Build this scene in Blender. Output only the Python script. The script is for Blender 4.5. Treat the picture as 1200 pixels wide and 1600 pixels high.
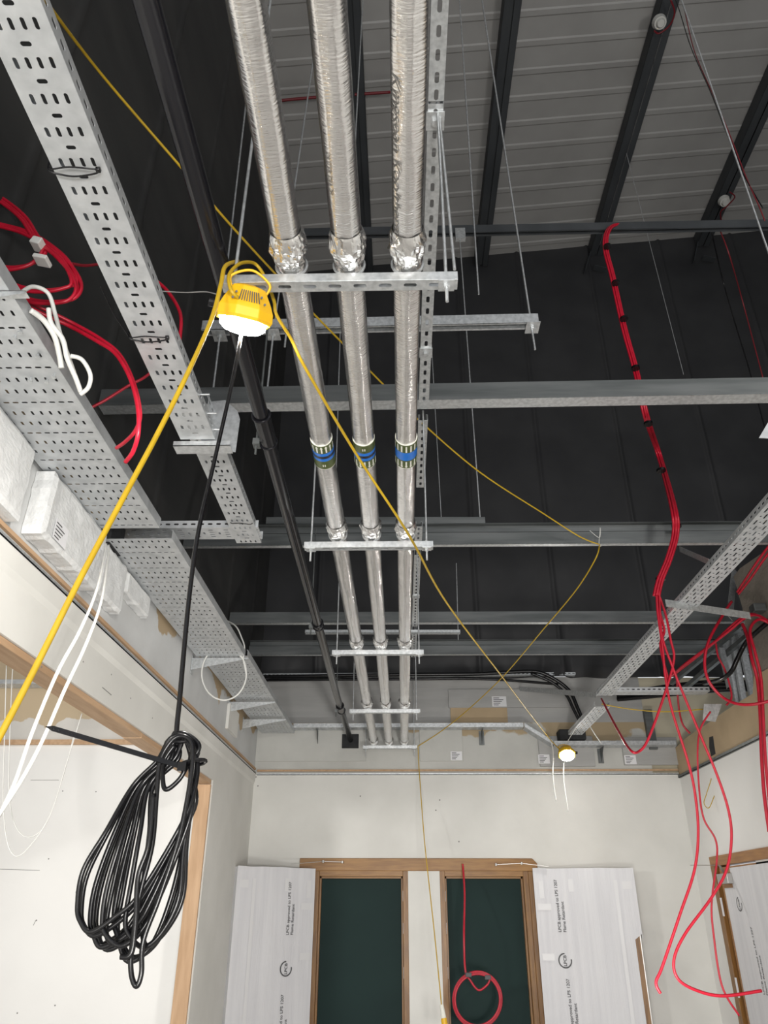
import bpy, math, random
from mathutils import Vector, Matrix, noise
random.seed(7)
S = bpy.context.scene
COL = S.collection
for o in list(bpy.data.objects): bpy.data.objects.remove(o)

# ------------------------------------------------------------------ camera
F = 1175.0; EYE = Vector((0, 0, 1.65))
_y = Vector((30, -625, -F)).normalized(); _z = Vector((5, 2200, -F)); _z = (_z - _y*_z.dot(_y)).normalized(); _x = _y.cross(_z)
M3 = Matrix((_x, _y, _z))                      # camera space -> world
cd = bpy.data.cameras.new('camera'); cam = bpy.data.objects.new('camera', cd); COL.objects.link(cam)
cd.sensor_fit = 'VERTICAL'; cd.sensor_height = 24; cd.lens = 24*F/1600; cd.clip_start = .02; cd.clip_end = 100
cam.matrix_world = Matrix.Translation(EYE) @ M3.to_4x4()
S.camera = cam

def W(px, py, x=None, y=None, z=None):
    """a measured point of the photograph taken on a known plane of the room (metres)"""
    d = M3 @ Vector((px-600, -(py-800), -F))
    s = x/d.x if x is not None else y/d.y if y is not None else (z-EYE.z)/d.z
    return EYE + d*s

# ------------------------------------------------------------------ light and exposure
w = bpy.data.worlds.new('world'); S.world = w; w.use_nodes = True
w.node_tree.nodes['Background'].inputs[0].default_value = (.93, .96, 1, 1)
w.node_tree.nodes['Background'].inputs[1].default_value = .9
S.view_settings.view_transform = 'Standard'; S.view_settings.look = 'None'
S.view_settings.exposure = 0.0; S.view_settings.gamma = 1.0; S.view_settings.use_curve_mapping = False
def area(name, loc, target, size, power, col=(1, .97, .93)):
    l = bpy.data.lights.new(name, 'AREA'); l.shape = 'DISK'; l.size = size; l.energy = power; l.color = col
    o = bpy.data.objects.new(name, l); COL.objects.link(o); o.location = loc
    o.rotation_euler = (Vector(target)-Vector(loc)).to_track_quat('-Z', 'Y').to_euler(); return o
area('site_floodlight', (.8, -1.8, 1.2), (.4, 5, 3.4), .7, 150)
area('site_floodlight', (-.6, -2.4, 1.0), (-1.2, 2.6, 3.4), .7, 98)
area('added_high_fill', (3.4, 1.0, 4.4), (2.6, 8, 9.0), .8, 95)  # added fill aimed upwards to brighten the roof and membrane
area('room_floodlight', (-3.6, 3.2, 2.6), (-2.8, 7.2, 1.8), .5, 92)
area('added_floor_fill', (.9, 4.2, .9), (-.4, 8, 2.8), .4, 40)  # unseen fill added below the view to lift the left wall past the post

# ------------------------------------------------------------------ materials
def mat(name, c1, c2=None, rough=.6, metal=0., sc=8., stretch=(1, 1, 1), bump=0., bsc=None, bstretch=None, lo=.35, hi=.65, detail=4, spec=.5, wave=None):
    m = bpy.data.materials.new(name); m.use_nodes = True; N = m.node_tree.nodes; L = m.node_tree.links
    b = N['Principled BSDF']; b.inputs['Roughness'].default_value = rough; b.inputs['Metallic'].default_value = metal
    b.inputs['Specular IOR Level'].default_value = spec
    b.inputs['Base Color'].default_value = (*c1, 1)
    tc = N.new('ShaderNodeTexCoord')
    def ntex(scale, st):
        mp = N.new('ShaderNodeMapping'); mp.inputs['Scale'].default_value = st; L.new(tc.outputs['Object'], mp.inputs[0])
        n = N.new('ShaderNodeTexNoise'); n.inputs['Scale'].default_value = scale; n.inputs['Detail'].default_value = detail
        L.new(mp.outputs[0], n.inputs['Vector']); return n
    if c2 is not None:
        n = ntex(sc, stretch); r = N.new('ShaderNodeValToRGB'); L.new(n.outputs[0], r.inputs[0])
        r.color_ramp.elements[0].position = lo; r.color_ramp.elements[1].position = hi
        r.color_ramp.elements[0].color = (*c1, 1); r.color_ramp.elements[1].color = (*c2, 1)
        L.new(r.outputs[0], b.inputs['Base Color'])
    if bump:
        n = ntex(bsc or sc, bstretch or stretch); bp = N.new('ShaderNodeBump'); bp.inputs['Strength'].default_value = bump
        bp.inputs['Distance'].default_value = .01
        L.new(n.outputs[0], bp.inputs['Height']); L.new(bp.outputs[0], b.inputs['Normal'])
        if wave:
            mp = N.new('ShaderNodeMapping'); mp.inputs['Scale'].default_value = wave[1]; L.new(tc.outputs['Object'], mp.inputs[0])
            wv = N.new('ShaderNodeTexNoise'); wv.inputs['Scale'].default_value = wave[0]; wv.inputs['Detail'].default_value = 1
            L.new(mp.outputs[0], wv.inputs['Vector'])
            b2 = N.new('ShaderNodeBump'); b2.inputs['Strength'].default_value = wave[2]; b2.inputs['Distance'].default_value = .02
            L.new(wv.outputs[0], b2.inputs['Height']); L.new(bp.outputs[0], b2.inputs['Normal']); L.new(b2.outputs[0], b.inputs['Normal'])
    return m
def emat(name, col, st):
    m = bpy.data.materials.new(name); m.use_nodes = True; b = m.node_tree.nodes['Principled BSDF']
    b.inputs['Base Color'].default_value = (*col, 1); b.inputs['Emission Color'].default_value = (*col, 1); b.inputs['Emission Strength'].default_value = st
    return m
def plaster(name, base, tan, zc, zs, nsc, thr):
    """painted plaster with ragged bare-board patches: noise plus height picks where the board shows"""
    m = mat(name, base, tuple(c*.86 for c in base), rough=.75, sc=2.2, bump=.12, bsc=30)
    N = m.node_tree.nodes; L = m.node_tree.links; b = N['Principled BSDF']
    src = b.inputs['Base Color'].links[0].from_socket
    tc = N.new('ShaderNodeTexCoord'); sp = N.new('ShaderNodeSeparateXYZ'); L.new(tc.outputs['Object'], sp.inputs[0])
    n = N.new('ShaderNodeTexNoise'); n.inputs['Scale'].default_value = nsc; n.inputs['Detail'].default_value = 6; L.new(tc.outputs['Object'], n.inputs['Vector'])
    a = N.new('ShaderNodeMath'); a.operation = 'SUBTRACT'; L.new(sp.outputs[2], a.inputs[0]); a.inputs[1].default_value = zc
    k = N.new('ShaderNodeMath'); k.operation = 'MULTIPLY_ADD'; L.new(a.outputs[0], k.inputs[0]); k.inputs[1].default_value = zs; L.new(n.outputs[0], k.inputs[2])
    g = N.new('ShaderNodeMapRange'); L.new(k.outputs[0], g.inputs[0]); g.inputs[1].default_value = thr; g.inputs[2].default_value = thr+.02
    mx = N.new('ShaderNodeMix'); mx.data_type = 'RGBA'; L.new(g.outputs[0], mx.inputs[0]); L.new(src, mx.inputs[6]); mx.inputs[7].default_value = (*tan, 1)
    L.new(mx.outputs[2], b.inputs['Base Color']); return m

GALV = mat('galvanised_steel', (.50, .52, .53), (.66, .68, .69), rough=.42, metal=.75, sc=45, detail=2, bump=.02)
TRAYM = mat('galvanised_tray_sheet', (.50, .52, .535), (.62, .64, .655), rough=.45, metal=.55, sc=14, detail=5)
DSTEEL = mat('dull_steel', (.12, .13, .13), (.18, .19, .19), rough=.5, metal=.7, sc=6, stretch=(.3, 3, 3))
PURL = mat('purlin_steel', (.05, .055, .06), (.07, .076, .082), rough=.6, metal=.3, sc=3, stretch=(1, .3, 1))
FOIL = mat('foil_insulation', (.80, .79, .78), (.88, .87, .86), rough=.2, metal=.95, sc=20, bump=.35, bsc=70, bstretch=(.35, 2.4, .35), wave=(22, (1, .12, 1), .5))
CRUMP = mat('crumpled_foil', (.78, .77, .76), (.9, .9, .89), rough=.2, metal=.95, sc=30, bump=.3, bsc=40)
BLKP = mat('black_plastic_pipe', (.008, .008, .010), rough=.2, spec=.4)
BLK = mat('black_cable_sheath', (.006, .006, .007), rough=.24, spec=.35)
RED = mat('red_cable_sheath', (.50, .008, .030), (.42, .005, .022), rough=.38, sc=20)
YEL = mat('yellow_cable_sheath', (.52, .34, .014), (.46, .295, .011), rough=.45, sc=20)
YELP = mat('yellow_plastic', (.80, .47, .01), (.74, .42, .01), rough=.45, sc=12)
DRED = mat('maroon_cable_sheath', (.16, .008, .014), rough=.5)
WHT = mat('white_cable_sheath', (.68, .68, .65), rough=.45)
PLAST = mat('painted_plaster', (.74, .735, .70), (.66, .655, .62), rough=.75, sc=1.6, bump=.08, bsc=25)
PLAST2 = mat('room_white_paint', (.80, .795, .775), (.76, .755, .735), rough=.75, sc=1.2, bump=.06, bsc=25)
BANDL = plaster('dirty_plaster_band_left', (.60, .61, .61), (.42, .32, .20), .36, 1.2, 1.8, .60)
BANDF = plaster('dirty_plaster_band_far', (.56, .56, .53), (.42, .33, .21), .30, .8, 1.2, .62)
BANDB = plaster('dirty_plaster_band_back_room', (.66, .64, .60), (.50, .40, .27), .22, 3.0, 3., .55)
GREYB = mat('grey_insulation_board', (.42, .42, .41), (.36, .36, .355), rough=.6, sc=3, stretch=(.4, 1, 3), bump=.1, bsc=40)
WBOARD = mat('white_woven_sheet', (.74, .75, .75), (.66, .67, .67), rough=.35, sc=18, bump=.5, bsc=70, bstretch=(1, .5, 1))
TAN = mat('tan_plasterboard', (.50, .38, .24), (.42, .32, .20), rough=.85, sc=2.5, bump=.05)
CREAM = mat('cream_board', (.62, .57, .43), (.55, .50, .38), rough=.8, sc=2)
MEMB = mat('black_membrane', (.030, .0305, .0325), (.039, .0395, .0415), rough=.55, spec=.3, sc=2, bump=.06, bsc=9)
MEMBL = mat('grey_membrane', (.028, .029, .030), (.052, .052, .051), rough=.55, spec=.35, sc=1.4, stretch=(1, .6, 2), bump=.08, bsc=14, lo=.3, hi=.75)
ROOF = mat('roof_liner_sheet', (.36, .355, .345), (.32, .315, .305), rough=.5, sc=1.5)
WOOD = mat('pine_stud', (.54, .36, .22), (.44, .28, .16), rough=.7, sc=6, stretch=(4, .4, 4), bump=.1)
WOODV = mat('pine_post', (.54, .36, .22), (.44, .28, .16), rough=.7, sc=6, stretch=(4, 4, .4), bump=.1)
OAK = mat('oak_frame', (.27, .13, .030), (.17, .075, .015), rough=.4, sc=9, stretch=(5, 5, .5), detail=6, bump=.05)
OAKH = mat('oak_head', (.33, .165, .040), (.23, .105, .022), rough=.4, sc=9, stretch=(.5, 5, 5), detail=6, bump=.05)
OAKY = mat('oak_side_head', (.36, .17, .045), (.26, .11, .028), rough=.4, sc=9, stretch=(5, .5, 5), detail=6, bump=.05)
GREEN = mat('dark_green_panel', (.012, .030, .028), (.010, .025, .024), rough=.6, spec=.15, sc=1.5)
PAPER = mat('white_corrugated_wrap', (.70, .70, .72), (.64, .64, .665), rough=.5, sc=3, stretch=(6, 6, .3), bump=.25, bsc=60, bstretch=(3, 3, .05))
TAPE = mat('clear_tape', (.70, .70, .71), rough=.4)
INK = mat('grey_ink', (.08, .08, .085), rough=.6)
INKF = mat('foil_ink', (.12, .115, .11), rough=.4, metal=.3)
LAB = mat('label_paper', (.78, .78, .80), rough=.6)
GBAND = mat('olive_green_tape', (.075, .10, .025), (.06, .085, .02), rough=.3, sc=10)
BBAND = mat('blue_tape', (.01, .16, .62), rough=.3)
KBAND = mat('black_tape', (.012, .013, .02), rough=.3)
WBAND = mat('white_print', (.75, .75, .68), rough=.5)
BLOCK = mat('concrete_block', (.25, .22, .185), (.17, .15, .125), rough=.9, sc=4, bump=.5, bsc=30)
FLOOR = mat('concrete_floor', (.50, .49, .47), (.42, .41, .39), rough=.8, sc=3)
FOAM = mat('black_foam', (.018, .019, .021), (.028, .029, .031), rough=.85, sc=20, bump=.3)
LENS = emat('lit_lens', (1, .97, .93), 90)
LENS2 = emat('lit_lens_far', (1, .96, .9), 90)
SILV = mat('silver_closer', (.45, .44, .42), rough=.35, metal=.8)
DEVW = mat('sounder_plastic', (.5, .5, .47), rough=.5)

# ------------------------------------------------------------------ mesh builder
class MB:
    def __init__(s): s.v = []; s.f = []; s.m = []; s.mi = 0
    def add(s, vs, fs):
        k = len(s.v); s.v += [Vector(p) for p in vs]; s.f += [tuple(i+k for i in f) for f in fs]; s.m += [s.mi]*len(fs); return s
    def box(s, a, b, R=None, c=None):
        x0, y0, z0 = [min(p, q) for p, q in zip(a, b)]; x1, y1, z1 = [max(p, q) for p, q in zip(a, b)]
        vs = [Vector(p) for p in ((x0,y0,z0),(x1,y0,z0),(x1,y1,z0),(x0,y1,z0),(x0,y0,z1),(x1,y0,z1),(x1,y1,z1),(x0,y1,z1))]
        if R is not None: c = Vector(c); vs = [c + R @ (p-c) for p in vs]
        return s.add(vs, [(0,3,2,1),(4,5,6,7),(0,1,5,4),(1,2,6,5),(2,3,7,6),(3,0,4,7)])
    def bar(s, p, q, wx, wz, up=(0, 0, 1)):
        """rectangular bar from p to q, wx across, wz along up"""
        p = Vector(p); q = Vector(q); d = (q-p).normalized(); u = Vector(up); r = d.cross(u).normalized(); u = r.cross(d)
        vs = []
        for c in (p, q):
            for a, b in ((-1,-1),(1,-1),(1,1),(-1,1)): vs.append(c + r*wx/2*a + u*wz/2*b)
        return s.add(vs, [(0,1,2,3),(7,6,5,4),(0,4,5,1),(1,5,6,2),(2,6,7,3),(3,7,4,0)])
    def prism(s, pts, ext):
        """closed polygon extruded by ext"""
        n = len(pts); pts = [Vector(p) for p in pts]; e = Vector(ext)
        return s.add(pts+[p+e for p in pts], [tuple(range(n))[::-1], tuple(range(n, 2*n))]+[(i, (i+1)%n, n+(i+1)%n, n+i) for i in range(n)])
    def tube(s, pts, r, n=8, cap=True, closed=False):
        pts = [Vector(p) for p in pts]; N = len(pts); vs = []; fs = []
        def tan(i):
            if closed: return (pts[(i+1)%N]-pts[i-1]).normalized()
            return (pts[min(i+1, N-1)]-pts[max(i-1, 0)]).normalized()
        t = tan(0); u = t.orthogonal().normalized()
        for i in range(N):
            t = tan(i); u = (u - t*u.dot(t)).normalized(); v = t.cross(u); rr = r[i] if isinstance(r, (list, tuple)) else r
            for k in range(n):
                a = 2*math.pi*k/n; vs.append(pts[i]+(u*math.cos(a)+v*math.sin(a))*rr)
        for i in range(N if closed else N-1):
            j = (i+1) % N
            for k in range(n): fs.append((i*n+k, i*n+(k+1)%n, j*n+(k+1)%n, j*n+k))
        if cap and not closed: fs += [tuple(range(n))[::-1], tuple(range((N-1)*n, N*n))]
        return s.add(vs, fs)
    def cyl(s, p, q, r, n=12, r2=None): return s.tube([p, q], [r, r if r2 is None else r2], n)
    def plate(s, o, U, V, width, length, pat, a0=0.):
        """perforated sheet: o corner, U across, V along; pat picks the slot rows"""
        o = Vector(o); U = Vector(U).normalized(); V = Vector(V).normalized(); y = 0; k = 0
        K = 16
        while y < length-.004:
            if pat == 'A':
                if k % 2 == 0: h = .045; c = (width-.118)/2; cells = [(c, 0)]+[(.0295, (.0054, .0145))]*4+[(c, 0)]
                else: h = .0465; c = (width-.044)/2; cells = [(c, 0), (.044, (.0135, .0065)), (c, 0)]
            elif pat == 'F': h = .05; cells = [(width, (width*.13, .014))]
            elif pat == 'S': h = .075; cells = [(width, (.0078, .0195))]
            elif pat == 'D':
                n = int((width-.02)/.0375); c = (width-n*.0375)/2; h = .073
                cells = [(c, 0)]+[(.0375, (.0052, .0140) if k % 3 < 2 else (.0125, .0055))]*n+[(c, 0)]
            elif pat == 'R':
                h = .068; c = (width-.125)/2
                if k % 2 == 0: cells = [(c, 0)]+[(.025, (.0052, .026)), (.025, (.0055, .008))]*2+[(.025, (.0052, .026)), (c, 0)]
                else: cells = [(c, 0)]+[(.025, (.0055, .008)), (.025, (.0052, .026))]*2+[(.025, (.0055, .008)), (c, 0)]
            h = min(h, length-y); x = 0
            for cw, hole in cells:
                P = lambda a, b: o+U*(x+a)+V*(y+b)
                if not hole or h < .03: s.add([P(0, 0), P(cw, 0), P(cw, h), P(0, h)], [(0, 1, 2, 3)])
                else:
                    vs = []; a, b = hole
                    for i in range(K):
                        t = 2*math.pi*(i+.0)/K+math.pi/4; ct, st = math.cos(t), math.sin(t); m = max(abs(ct), abs(st))
                        vs.append(P(cw/2+ct/m*cw/2, h/2+st/m*h/2))
                    for i in range(K):
                        t = 2*math.pi*i/K+math.pi/4; ct, st = math.cos(t), math.sin(t)
                        if a < b: q = (a*ct, math.copysign(b-a, st)+a*st)
                        else: q = (math.copysign(a-b, ct)+b*ct, b*st)
                        vs.append(P(cw/2+q[0], h/2+q[1]))
                    s.add(vs, [(i, (i+1) % K, K+(i+1) % K, K+i) for i in range(K)])
                x += cw
            y += h; k += 1
        return s
def cr(pts, n=8, closed=False):
    pts = [Vector(p) for p in pts]; out = []; N = len(pts)
    g = lambda i: pts[i % N] if closed else pts[max(0, min(N-1, i))]
    for i in range(N if closed else N-1):
        a, b, c, d = g(i-1), g(i), g(i+1), g(i+2)
        for k in range(n):
            t = k/n; out.append(.5*((2*b)+(c-a)*t+(2*a-5*b+4*c-d)*t*t+(3*b-a-3*c+d)*t**3))
    if not closed: out.append(pts[-1])
    return out

def tag(o, label, cat, group=None, kind=None):
    o['label'] = label
    if cat: o['category'] = cat
    if group: o['group'] = group
    if kind: o['kind'] = kind
    return o
def wloc(o):
    v = Vector((0, 0, 0))
    while o: v = v+o.location; o = o.parent
    return v
def build(name, mb, m, parent=None, loc=None, smooth=False, solid=0, bevel=0):
    """one mesh object from a builder holding WORLD coordinates"""
    if parent is None:
        if loc is None:
            xs = [p.x for p in mb.v]; ys = [p.y for p in mb.v]; zs = [p.z for p in mb.v]
            loc = Vector(((min(xs)+max(xs))/2, (min(ys)+max(ys))/2, min(zs)))
        org = Vector(loc)
    else: org = wloc(parent)
    me = bpy.data.meshes.new(name); me.from_pydata([tuple(p-org) for p in mb.v], [], mb.f)
    for mm in (m if isinstance(m, (list, tuple)) else [m]): me.materials.append(mm)
    if isinstance(m, (list, tuple)): me.polygons.foreach_set('material_index', mb.m)
    if smooth: me.polygons.foreach_set('use_smooth', [True]*len(me.polygons))
    me.update(); o = bpy.data.objects.new(name, me); COL.objects.link(o)
    if parent is None: o.location = org
    else: o.parent = parent
    if solid:
        md = o.modifiers.new('thickness', 'SOLIDIFY'); md.thickness = solid; md.offset = 0
    if bevel:
        md = o.modifiers.new('edge', 'BEVEL'); md.width = bevel; md.segments = 2; md.limit_method = 'ANGLE'
    return o
def empty(name, loc, label, cat, group=None):
    o = bpy.data.objects.new(name, None); COL.objects.link(o); o.location = loc; o.empty_display_size = .05
    return tag(o, label, cat, group)
def struct(name, mb, m, parent=None, **k):
    o = build(name, mb, m, parent, **k)
    if parent is None: o['kind'] = 'structure'
    return o
def textmesh(mb, body, size, fn, bold=0., shear=0.):
    """lettering: flat text outline meshed and laid onto a surface by fn(u, v)"""
    c = bpy.data.curves.new('t', 'FONT'); c.body = body; c.size = size; c.offset = bold; c.shear = shear; c.resolution_u = 3; c.align_x = 'LEFT'
    o = bpy.data.objects.new('t', c); me = bpy.data.meshes.new_from_object(o)
    mb.add([fn(v.co.x, v.co.y) for v in me.vertices], [tuple(p.vertices) for p in me.polygons])
    wd = max((v.co.x for v in me.vertices), default=0)
    bpy.data.objects.remove(o); bpy.data.curves.remove(c); bpy.data.meshes.remove(me); return wd
def cable(name, pts, r, m, label, cat='cable', group=None, n=8, sub=8, closed=False):
    mb = MB().tube(cr(pts, sub, closed), r, n, closed=closed)
    return tag(build(name, mb, m, smooth=True), label, cat, group)
def mix(pairs):
    """pairs of (px, py, y) -> points on vertical planes at depth y"""
    return [W(a, b, y=c) for a, b, c in pairs]

# ================================================================== SETTING
XL, XR, YF = -1.693, 3.142, 9.0
RZ = lambda x: 11.18+.1*(x-1.3)            # underside of the sloping roof
struct('floor', MB().box((-7, -6, -.1), (9.2, 9.2, 0)), FLOOR)
# far wall: plastered below, bare band above
mb = MB(); dz = 2.10
for a, b, c, d in ((XL-.15, 0, -1.04, 3.05), (1.39, 0, XR+.15, 3.05), (-1.04, dz, 1.39, 3.05), (.05, 0, .40, dz)):
    mb.box((a, YF, b), (c, YF+.14, d))
struct('wall_far', mb, PLAST)
struct('wall_far_band', MB().box((XL-.15, YF, 3.05), (2.85, YF+.14, 3.62)), BANDF)
struct('wall_far_upper', MB().box((XL-.15, YF+.0, 3.62), (2.85, YF+.14, 4.16)), GREYB)
struct('wall_far_beyond', MB().box((2.85, YF+.05, 3.05), (9, YF+.19, 4.16)), CREAM)
# far membrane with seams and slack folds at its foot
def membrane(name, P, nu, nv, L, H, seams, m, slack):
    mb = MB(); vs = []
    for j in range(nv+1):
        for i in range(nu+1):
            u = L*i/nu; v = H*(j/nv)**1.6
            d = .012*noise.noise(Vector((u*1.1, v*.5, 3)))
            lo = math.exp(-v/.34)*slack*1.9
            d += lo*(.055*abs(noise.noise(Vector((u*2.6, v*1.4, 7))))+.05*noise.noise(Vector((u*.9, v*5, 1))))
            d += .012*math.exp(-v/1.2)*noise.noise(Vector((u*4, v*.8, 5)))
            for s in seams: d += .022*math.exp(-((u-s-.02*v*0)/.022)**2)
            vs.append(P(u, v, d))
    mb.add(vs, [(j*(nu+1)+i, j*(nu+1)+i+1, (j+1)*(nu+1)+i+1, (j+1)*(nu+1)+i) for j in range(nv) for i in range(nu)])
    return struct(name, mb, m, smooth=True, solid=.004)
membrane('wall_far_membrane', lambda u, v, d: (XL-.1+u, YF-.02-d*1.2, 4.14+v), 560, 60, 10.8, 8.2, [.75, 1.9, 2.75, 3.75, 4.9, 6.1, 7.3], MEMB, 1)
membrane('wall_left_membrane', lambda u, v, d: (XL-.02+d, -6+u, 3.64+v), 420, 40, 15.1, 7.8, [7.15, 8.3, 9.45, 10.6, 11.8, 13.0, 14.2], MEMBL, .2)
# left wall: opening Y 3.05..7.05 up to z 2.66
mb = MB()
for a, b, c, d in ((-6, 0, -1, 3.05), (7.05, 0, 9.14, 3.05), (-1, 2.691, 7.05, 3.05), (-1, 0, 1.4, 2.68)): mb.box((XL-.147, a, b), (XL, c, d))
struct('wall_left', mb, PLAST)
struct('wall_left_band', MB().box((XL-.147, -6, 3.05), (XL, 9.0, 3.66)), BANDL)
# plaster ledge, metal angle and timber strip where the old ceiling met the walls
struct('trim_1', MB().prism([(XL, -6, 2.93), (XL+.012, -6, 2.96), (XL+.016, -6, 3.045), (XL, -6, 3.045)], (0, 15, 0)), PLAST)
struct('trim_2', MB().box((XL, -6, 3.05), (XL+.016, 9, 3.055)).box((XL+.013, -6, 3.05), (XL+.016, 9, 3.068)), GALV)
struct('trim_3', MB().box((XL, -6, 3.085), (XL+.018, 8.97, 3.105)), WOOD)
struct('trim_4', MB().box((XL+.03, 8.974, 3.03), (XR-.01, 9, 3.036)).box((XL+.03, 8.974, 3.03), (XR-.01, 8.978, 3.048)), GALV)
struct('trim_5', MB().box((XL+.03, 8.98, 3.07), (XR-.01, 9, 3.09)), WOOD)
# timber lining of the opening in the left wall
for nm, a, b, lab in (('header_stud', (XL-.135, -1, 2.655), (XL-.012, 5.0, 2.69), 'pine board lining the head of the wide opening in the left wall'),):
    tag(build(nm, MB().box(a, b), WOOD, bevel=.003), lab, 'timber')
tag(build('header_stud', MB().box((XL-.135, 5.006, 2.652), (XL-.012, 6.2, 2.687)), WOOD, bevel=.003), 'short middle length of pine lining under the opening head, past the first joint', 'timber')
tag(build('header_stud', MB().box((XL-.135, 6.206, 2.655), (XL-.012, 7.03, 2.69)), WOOD, bevel=.003), 'last length of pine head lining, ending above the upright post', 'timber')
tag(build('door_post', MB().box((XL-.135, 7.02, 0), (XL-.012, 7.049, 2.652)), WOODV, bevel=.003), 'upright pine post lining the right side of the left wall opening', 'timber')
# room behind the opening
struct('wall_back_room', MB().box((-7, 7.2, 0), (XL-.147, 7.34, 3.02)), PLAST2)
struct('wall_back_room_band', MB().box((-7, 7.2, 3.02), (XL-.147, 7.34, 4.0)), BANDB)
struct('trim_6', MB().box((-7, 7.17, 3.03), (XL-.15, 7.2, 3.075)), WOOD)
struct('wall_back_room_side', MB().box((-7.1, -6, 0), (-7, 7.3, 4)), PLAST2)
struct('ceiling_back_room', MB().box((-7, -6, 4.0), (XL-.15, 7.34, 4.1)), MEMBL)
tr_ = MB().plate((-6, 7.16, 3.56), (0, -1, 0), (1, 0, 0), .16, 3.3, 'A').box((-6, 6.998, 3.56), (-2.7, 7.0, 3.60))
tag(build('cable_tray', tr_, TRAYM, solid=.002), 'grey tray glimpsed through the left opening on the back wall', 'cable tray')
# right wall, with bare board band and blockwork above
mb = MB()
for a, b, c, d in ((-6, 0, 7.45, 3.0), (8.42, 0, 9.14, 3.0), (7.45, 2.09, 8.42, 3.0)): mb.box((XR, a, b), (XR+.15, c, d))
struct('wall_right', mb, PLAST2)
mb = MB().prism([Vector((XR, -6, 3.0)), Vector((XR, 9, 3.0)), Vector((XR, 9, 3.32)), W(1073, 1152, x=XR), W(1103, 1132, x=XR), W(1146, 1102, x=XR), W(1176, 1084, x=XR), W(1178, 1057, x=XR), W(1215, 1036, x=XR), Vector((XR, -6, 3.55))], (.15, 0, 0))
struct('wall_right_band', mb, TAN)
struct('trim_7', MB().box((XR-.026, -6, 2.99), (XR, 8.97, 2.996)).box((XR-.026, -6, 2.99), (XR-.022, 8.97, 3.02)), DSTEEL)
struct('wall_right_blockwork', MB().prism([Vector((XR+.02, -6, 3.3)), W(1177, 1075, x=XR+.02), W(1176, 1057, x=XR+.02), W(1160, 950, x=XR+.02), W(1146, 901, x=XR+.02), W(1156, 888, x=XR+.02), W(1200, 858, x=XR+.02), Vector((XR+.02, -6, 4.5))], (.13, 0, 0)), BLOCK)
mb = MB()   # mortar joints
for z in (3.84, 4.06, 4.28): mb.box((XR+.016, 4.2, z), (XR+.022, 6.1, z+.01))
for j, z in enumerate((3.62, 3.84, 4.06, 4.28)):
    for i in range(5): mb.box((XR+.016, 5.9-i*.44-(j % 2)*.22, z), (XR+.022, 5.91-i*.44-(j % 2)*.22, z+.22))
struct('trim_8', mb, BLOCK)
# wall at the far right of the void, and the roof
struct('wall_right_beyond', MB().box((9, -6, 0), (9.1, 9.1, 12.2)), MEMB)
mb = MB(); prof = []; pitch = .36; y = -6.2; yy = []
while y < 9.3:
    yy += [(y, 0), (y+.20, 0), (y+.22, -.012), (y+.28, -.012), (y+.30, 0)]; y += pitch
for (ya, za), (yb, zb) in zip(yy, yy[1:]):
    mb.add([(-2.2, ya, RZ(-2.2)+za), (9.1, ya, RZ(9.1)+za), (9.1, yb, RZ(9.1)+zb), (-2.2, yb, RZ(-2.2)+zb)], [(0, 1, 2, 3)])
struct('ceiling', mb, ROOF, solid=.004)
# recess behind the two far doorways
struct('wall_far_recess', MB().box((-1.2, YF+.5, 0), (1.55, YF+.55, 2.4)), PLAST)

# ================================================================== ROOF STEEL
PX = [(-.50, 'roof purlin behind the foil pipes, leftmost of the dark purlins'), (1.36, 'dark roof purlin next right of the foil pipes'),
      (3.24, 'dark roof purlin carrying the round sounder at top right'), (5.0, 'dark roof purlin in the upper right corner, farthest right')]
for x, lab in PX:
    zt = RZ(x)-.035; mb = MB()
    mb.box((x-.10, -4, zt-.22), (x-.097, 8.96, zt)); mb.box((x-.10, -4, zt-.22), (x-.02, 8.96, zt-.217)); mb.box((x-.10, -4, zt-.003), (x+.07, 8.96, zt))
    mb.box((x+.10, -4, zt-.22), (x+.103, 8.96, zt-.0)); mb.box((x+.02, -4, zt-.22), (x+.103, 8.96, zt-.217)); mb.box((x-.02, -4, zt-.19), (x+.02, 8.96, zt-.187))
    tag(build('roof_purlin', mb, PURL), lab, 'purlin', 'purlins under the sloping roof')
for x, lab in ((3.16, 'angled steel cleat at the foot of the sounder purlin'), (4.92, 'angled steel cleat at the end of the farthest right purlin')):
    z = RZ(x)-.3
    mb = MB().bar((x-.16, 8.9, z-.35), (x-.02, 8.9, z+.06), .012, .10, (0, 1, 0)).bar((x-.02, 8.86, z-.30), (x+.16, 8.86, z-.36), .10, .012)
    tag(build('purlin_cleat', mb, PURL), lab, 'bracket')

# galvanised ceiling support channels from wall to wall
def cbeam(p, q, h, fl, lab, extra=0):
    p = Vector(p); q = Vector(q); d = (q-p).normalized(); b = Vector((-d.y, d.x, 0)); up = Vector((0, 0, 1))
    r = empty('support_beam', (p+q)/2, lab, 'beam', 'steel channels spanning the room')
    wb = MB().prism([p, q, q+b*.002, p+b*.002], up*h)
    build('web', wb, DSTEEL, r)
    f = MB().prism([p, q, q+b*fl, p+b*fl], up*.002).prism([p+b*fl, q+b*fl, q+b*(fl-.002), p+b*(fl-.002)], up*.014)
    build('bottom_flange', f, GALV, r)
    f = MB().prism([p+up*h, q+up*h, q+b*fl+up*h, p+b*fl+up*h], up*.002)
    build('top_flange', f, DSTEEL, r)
    if extra:
        e = MB()
        for zz in (h+.006, h+.006+extra): e.prism([p+up*zz, q+up*zz, q+b*fl+up*zz, p+b*fl+up*zz], up*.002)
        e.prism([p+b*fl+up*(h+.006), q+b*fl+up*(h+.006), q+b*(fl-.002)+up*(h+.006), p+b*(fl-.002)+up*(h+.006)], up*extra)
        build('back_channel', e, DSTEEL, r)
    return r
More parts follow.
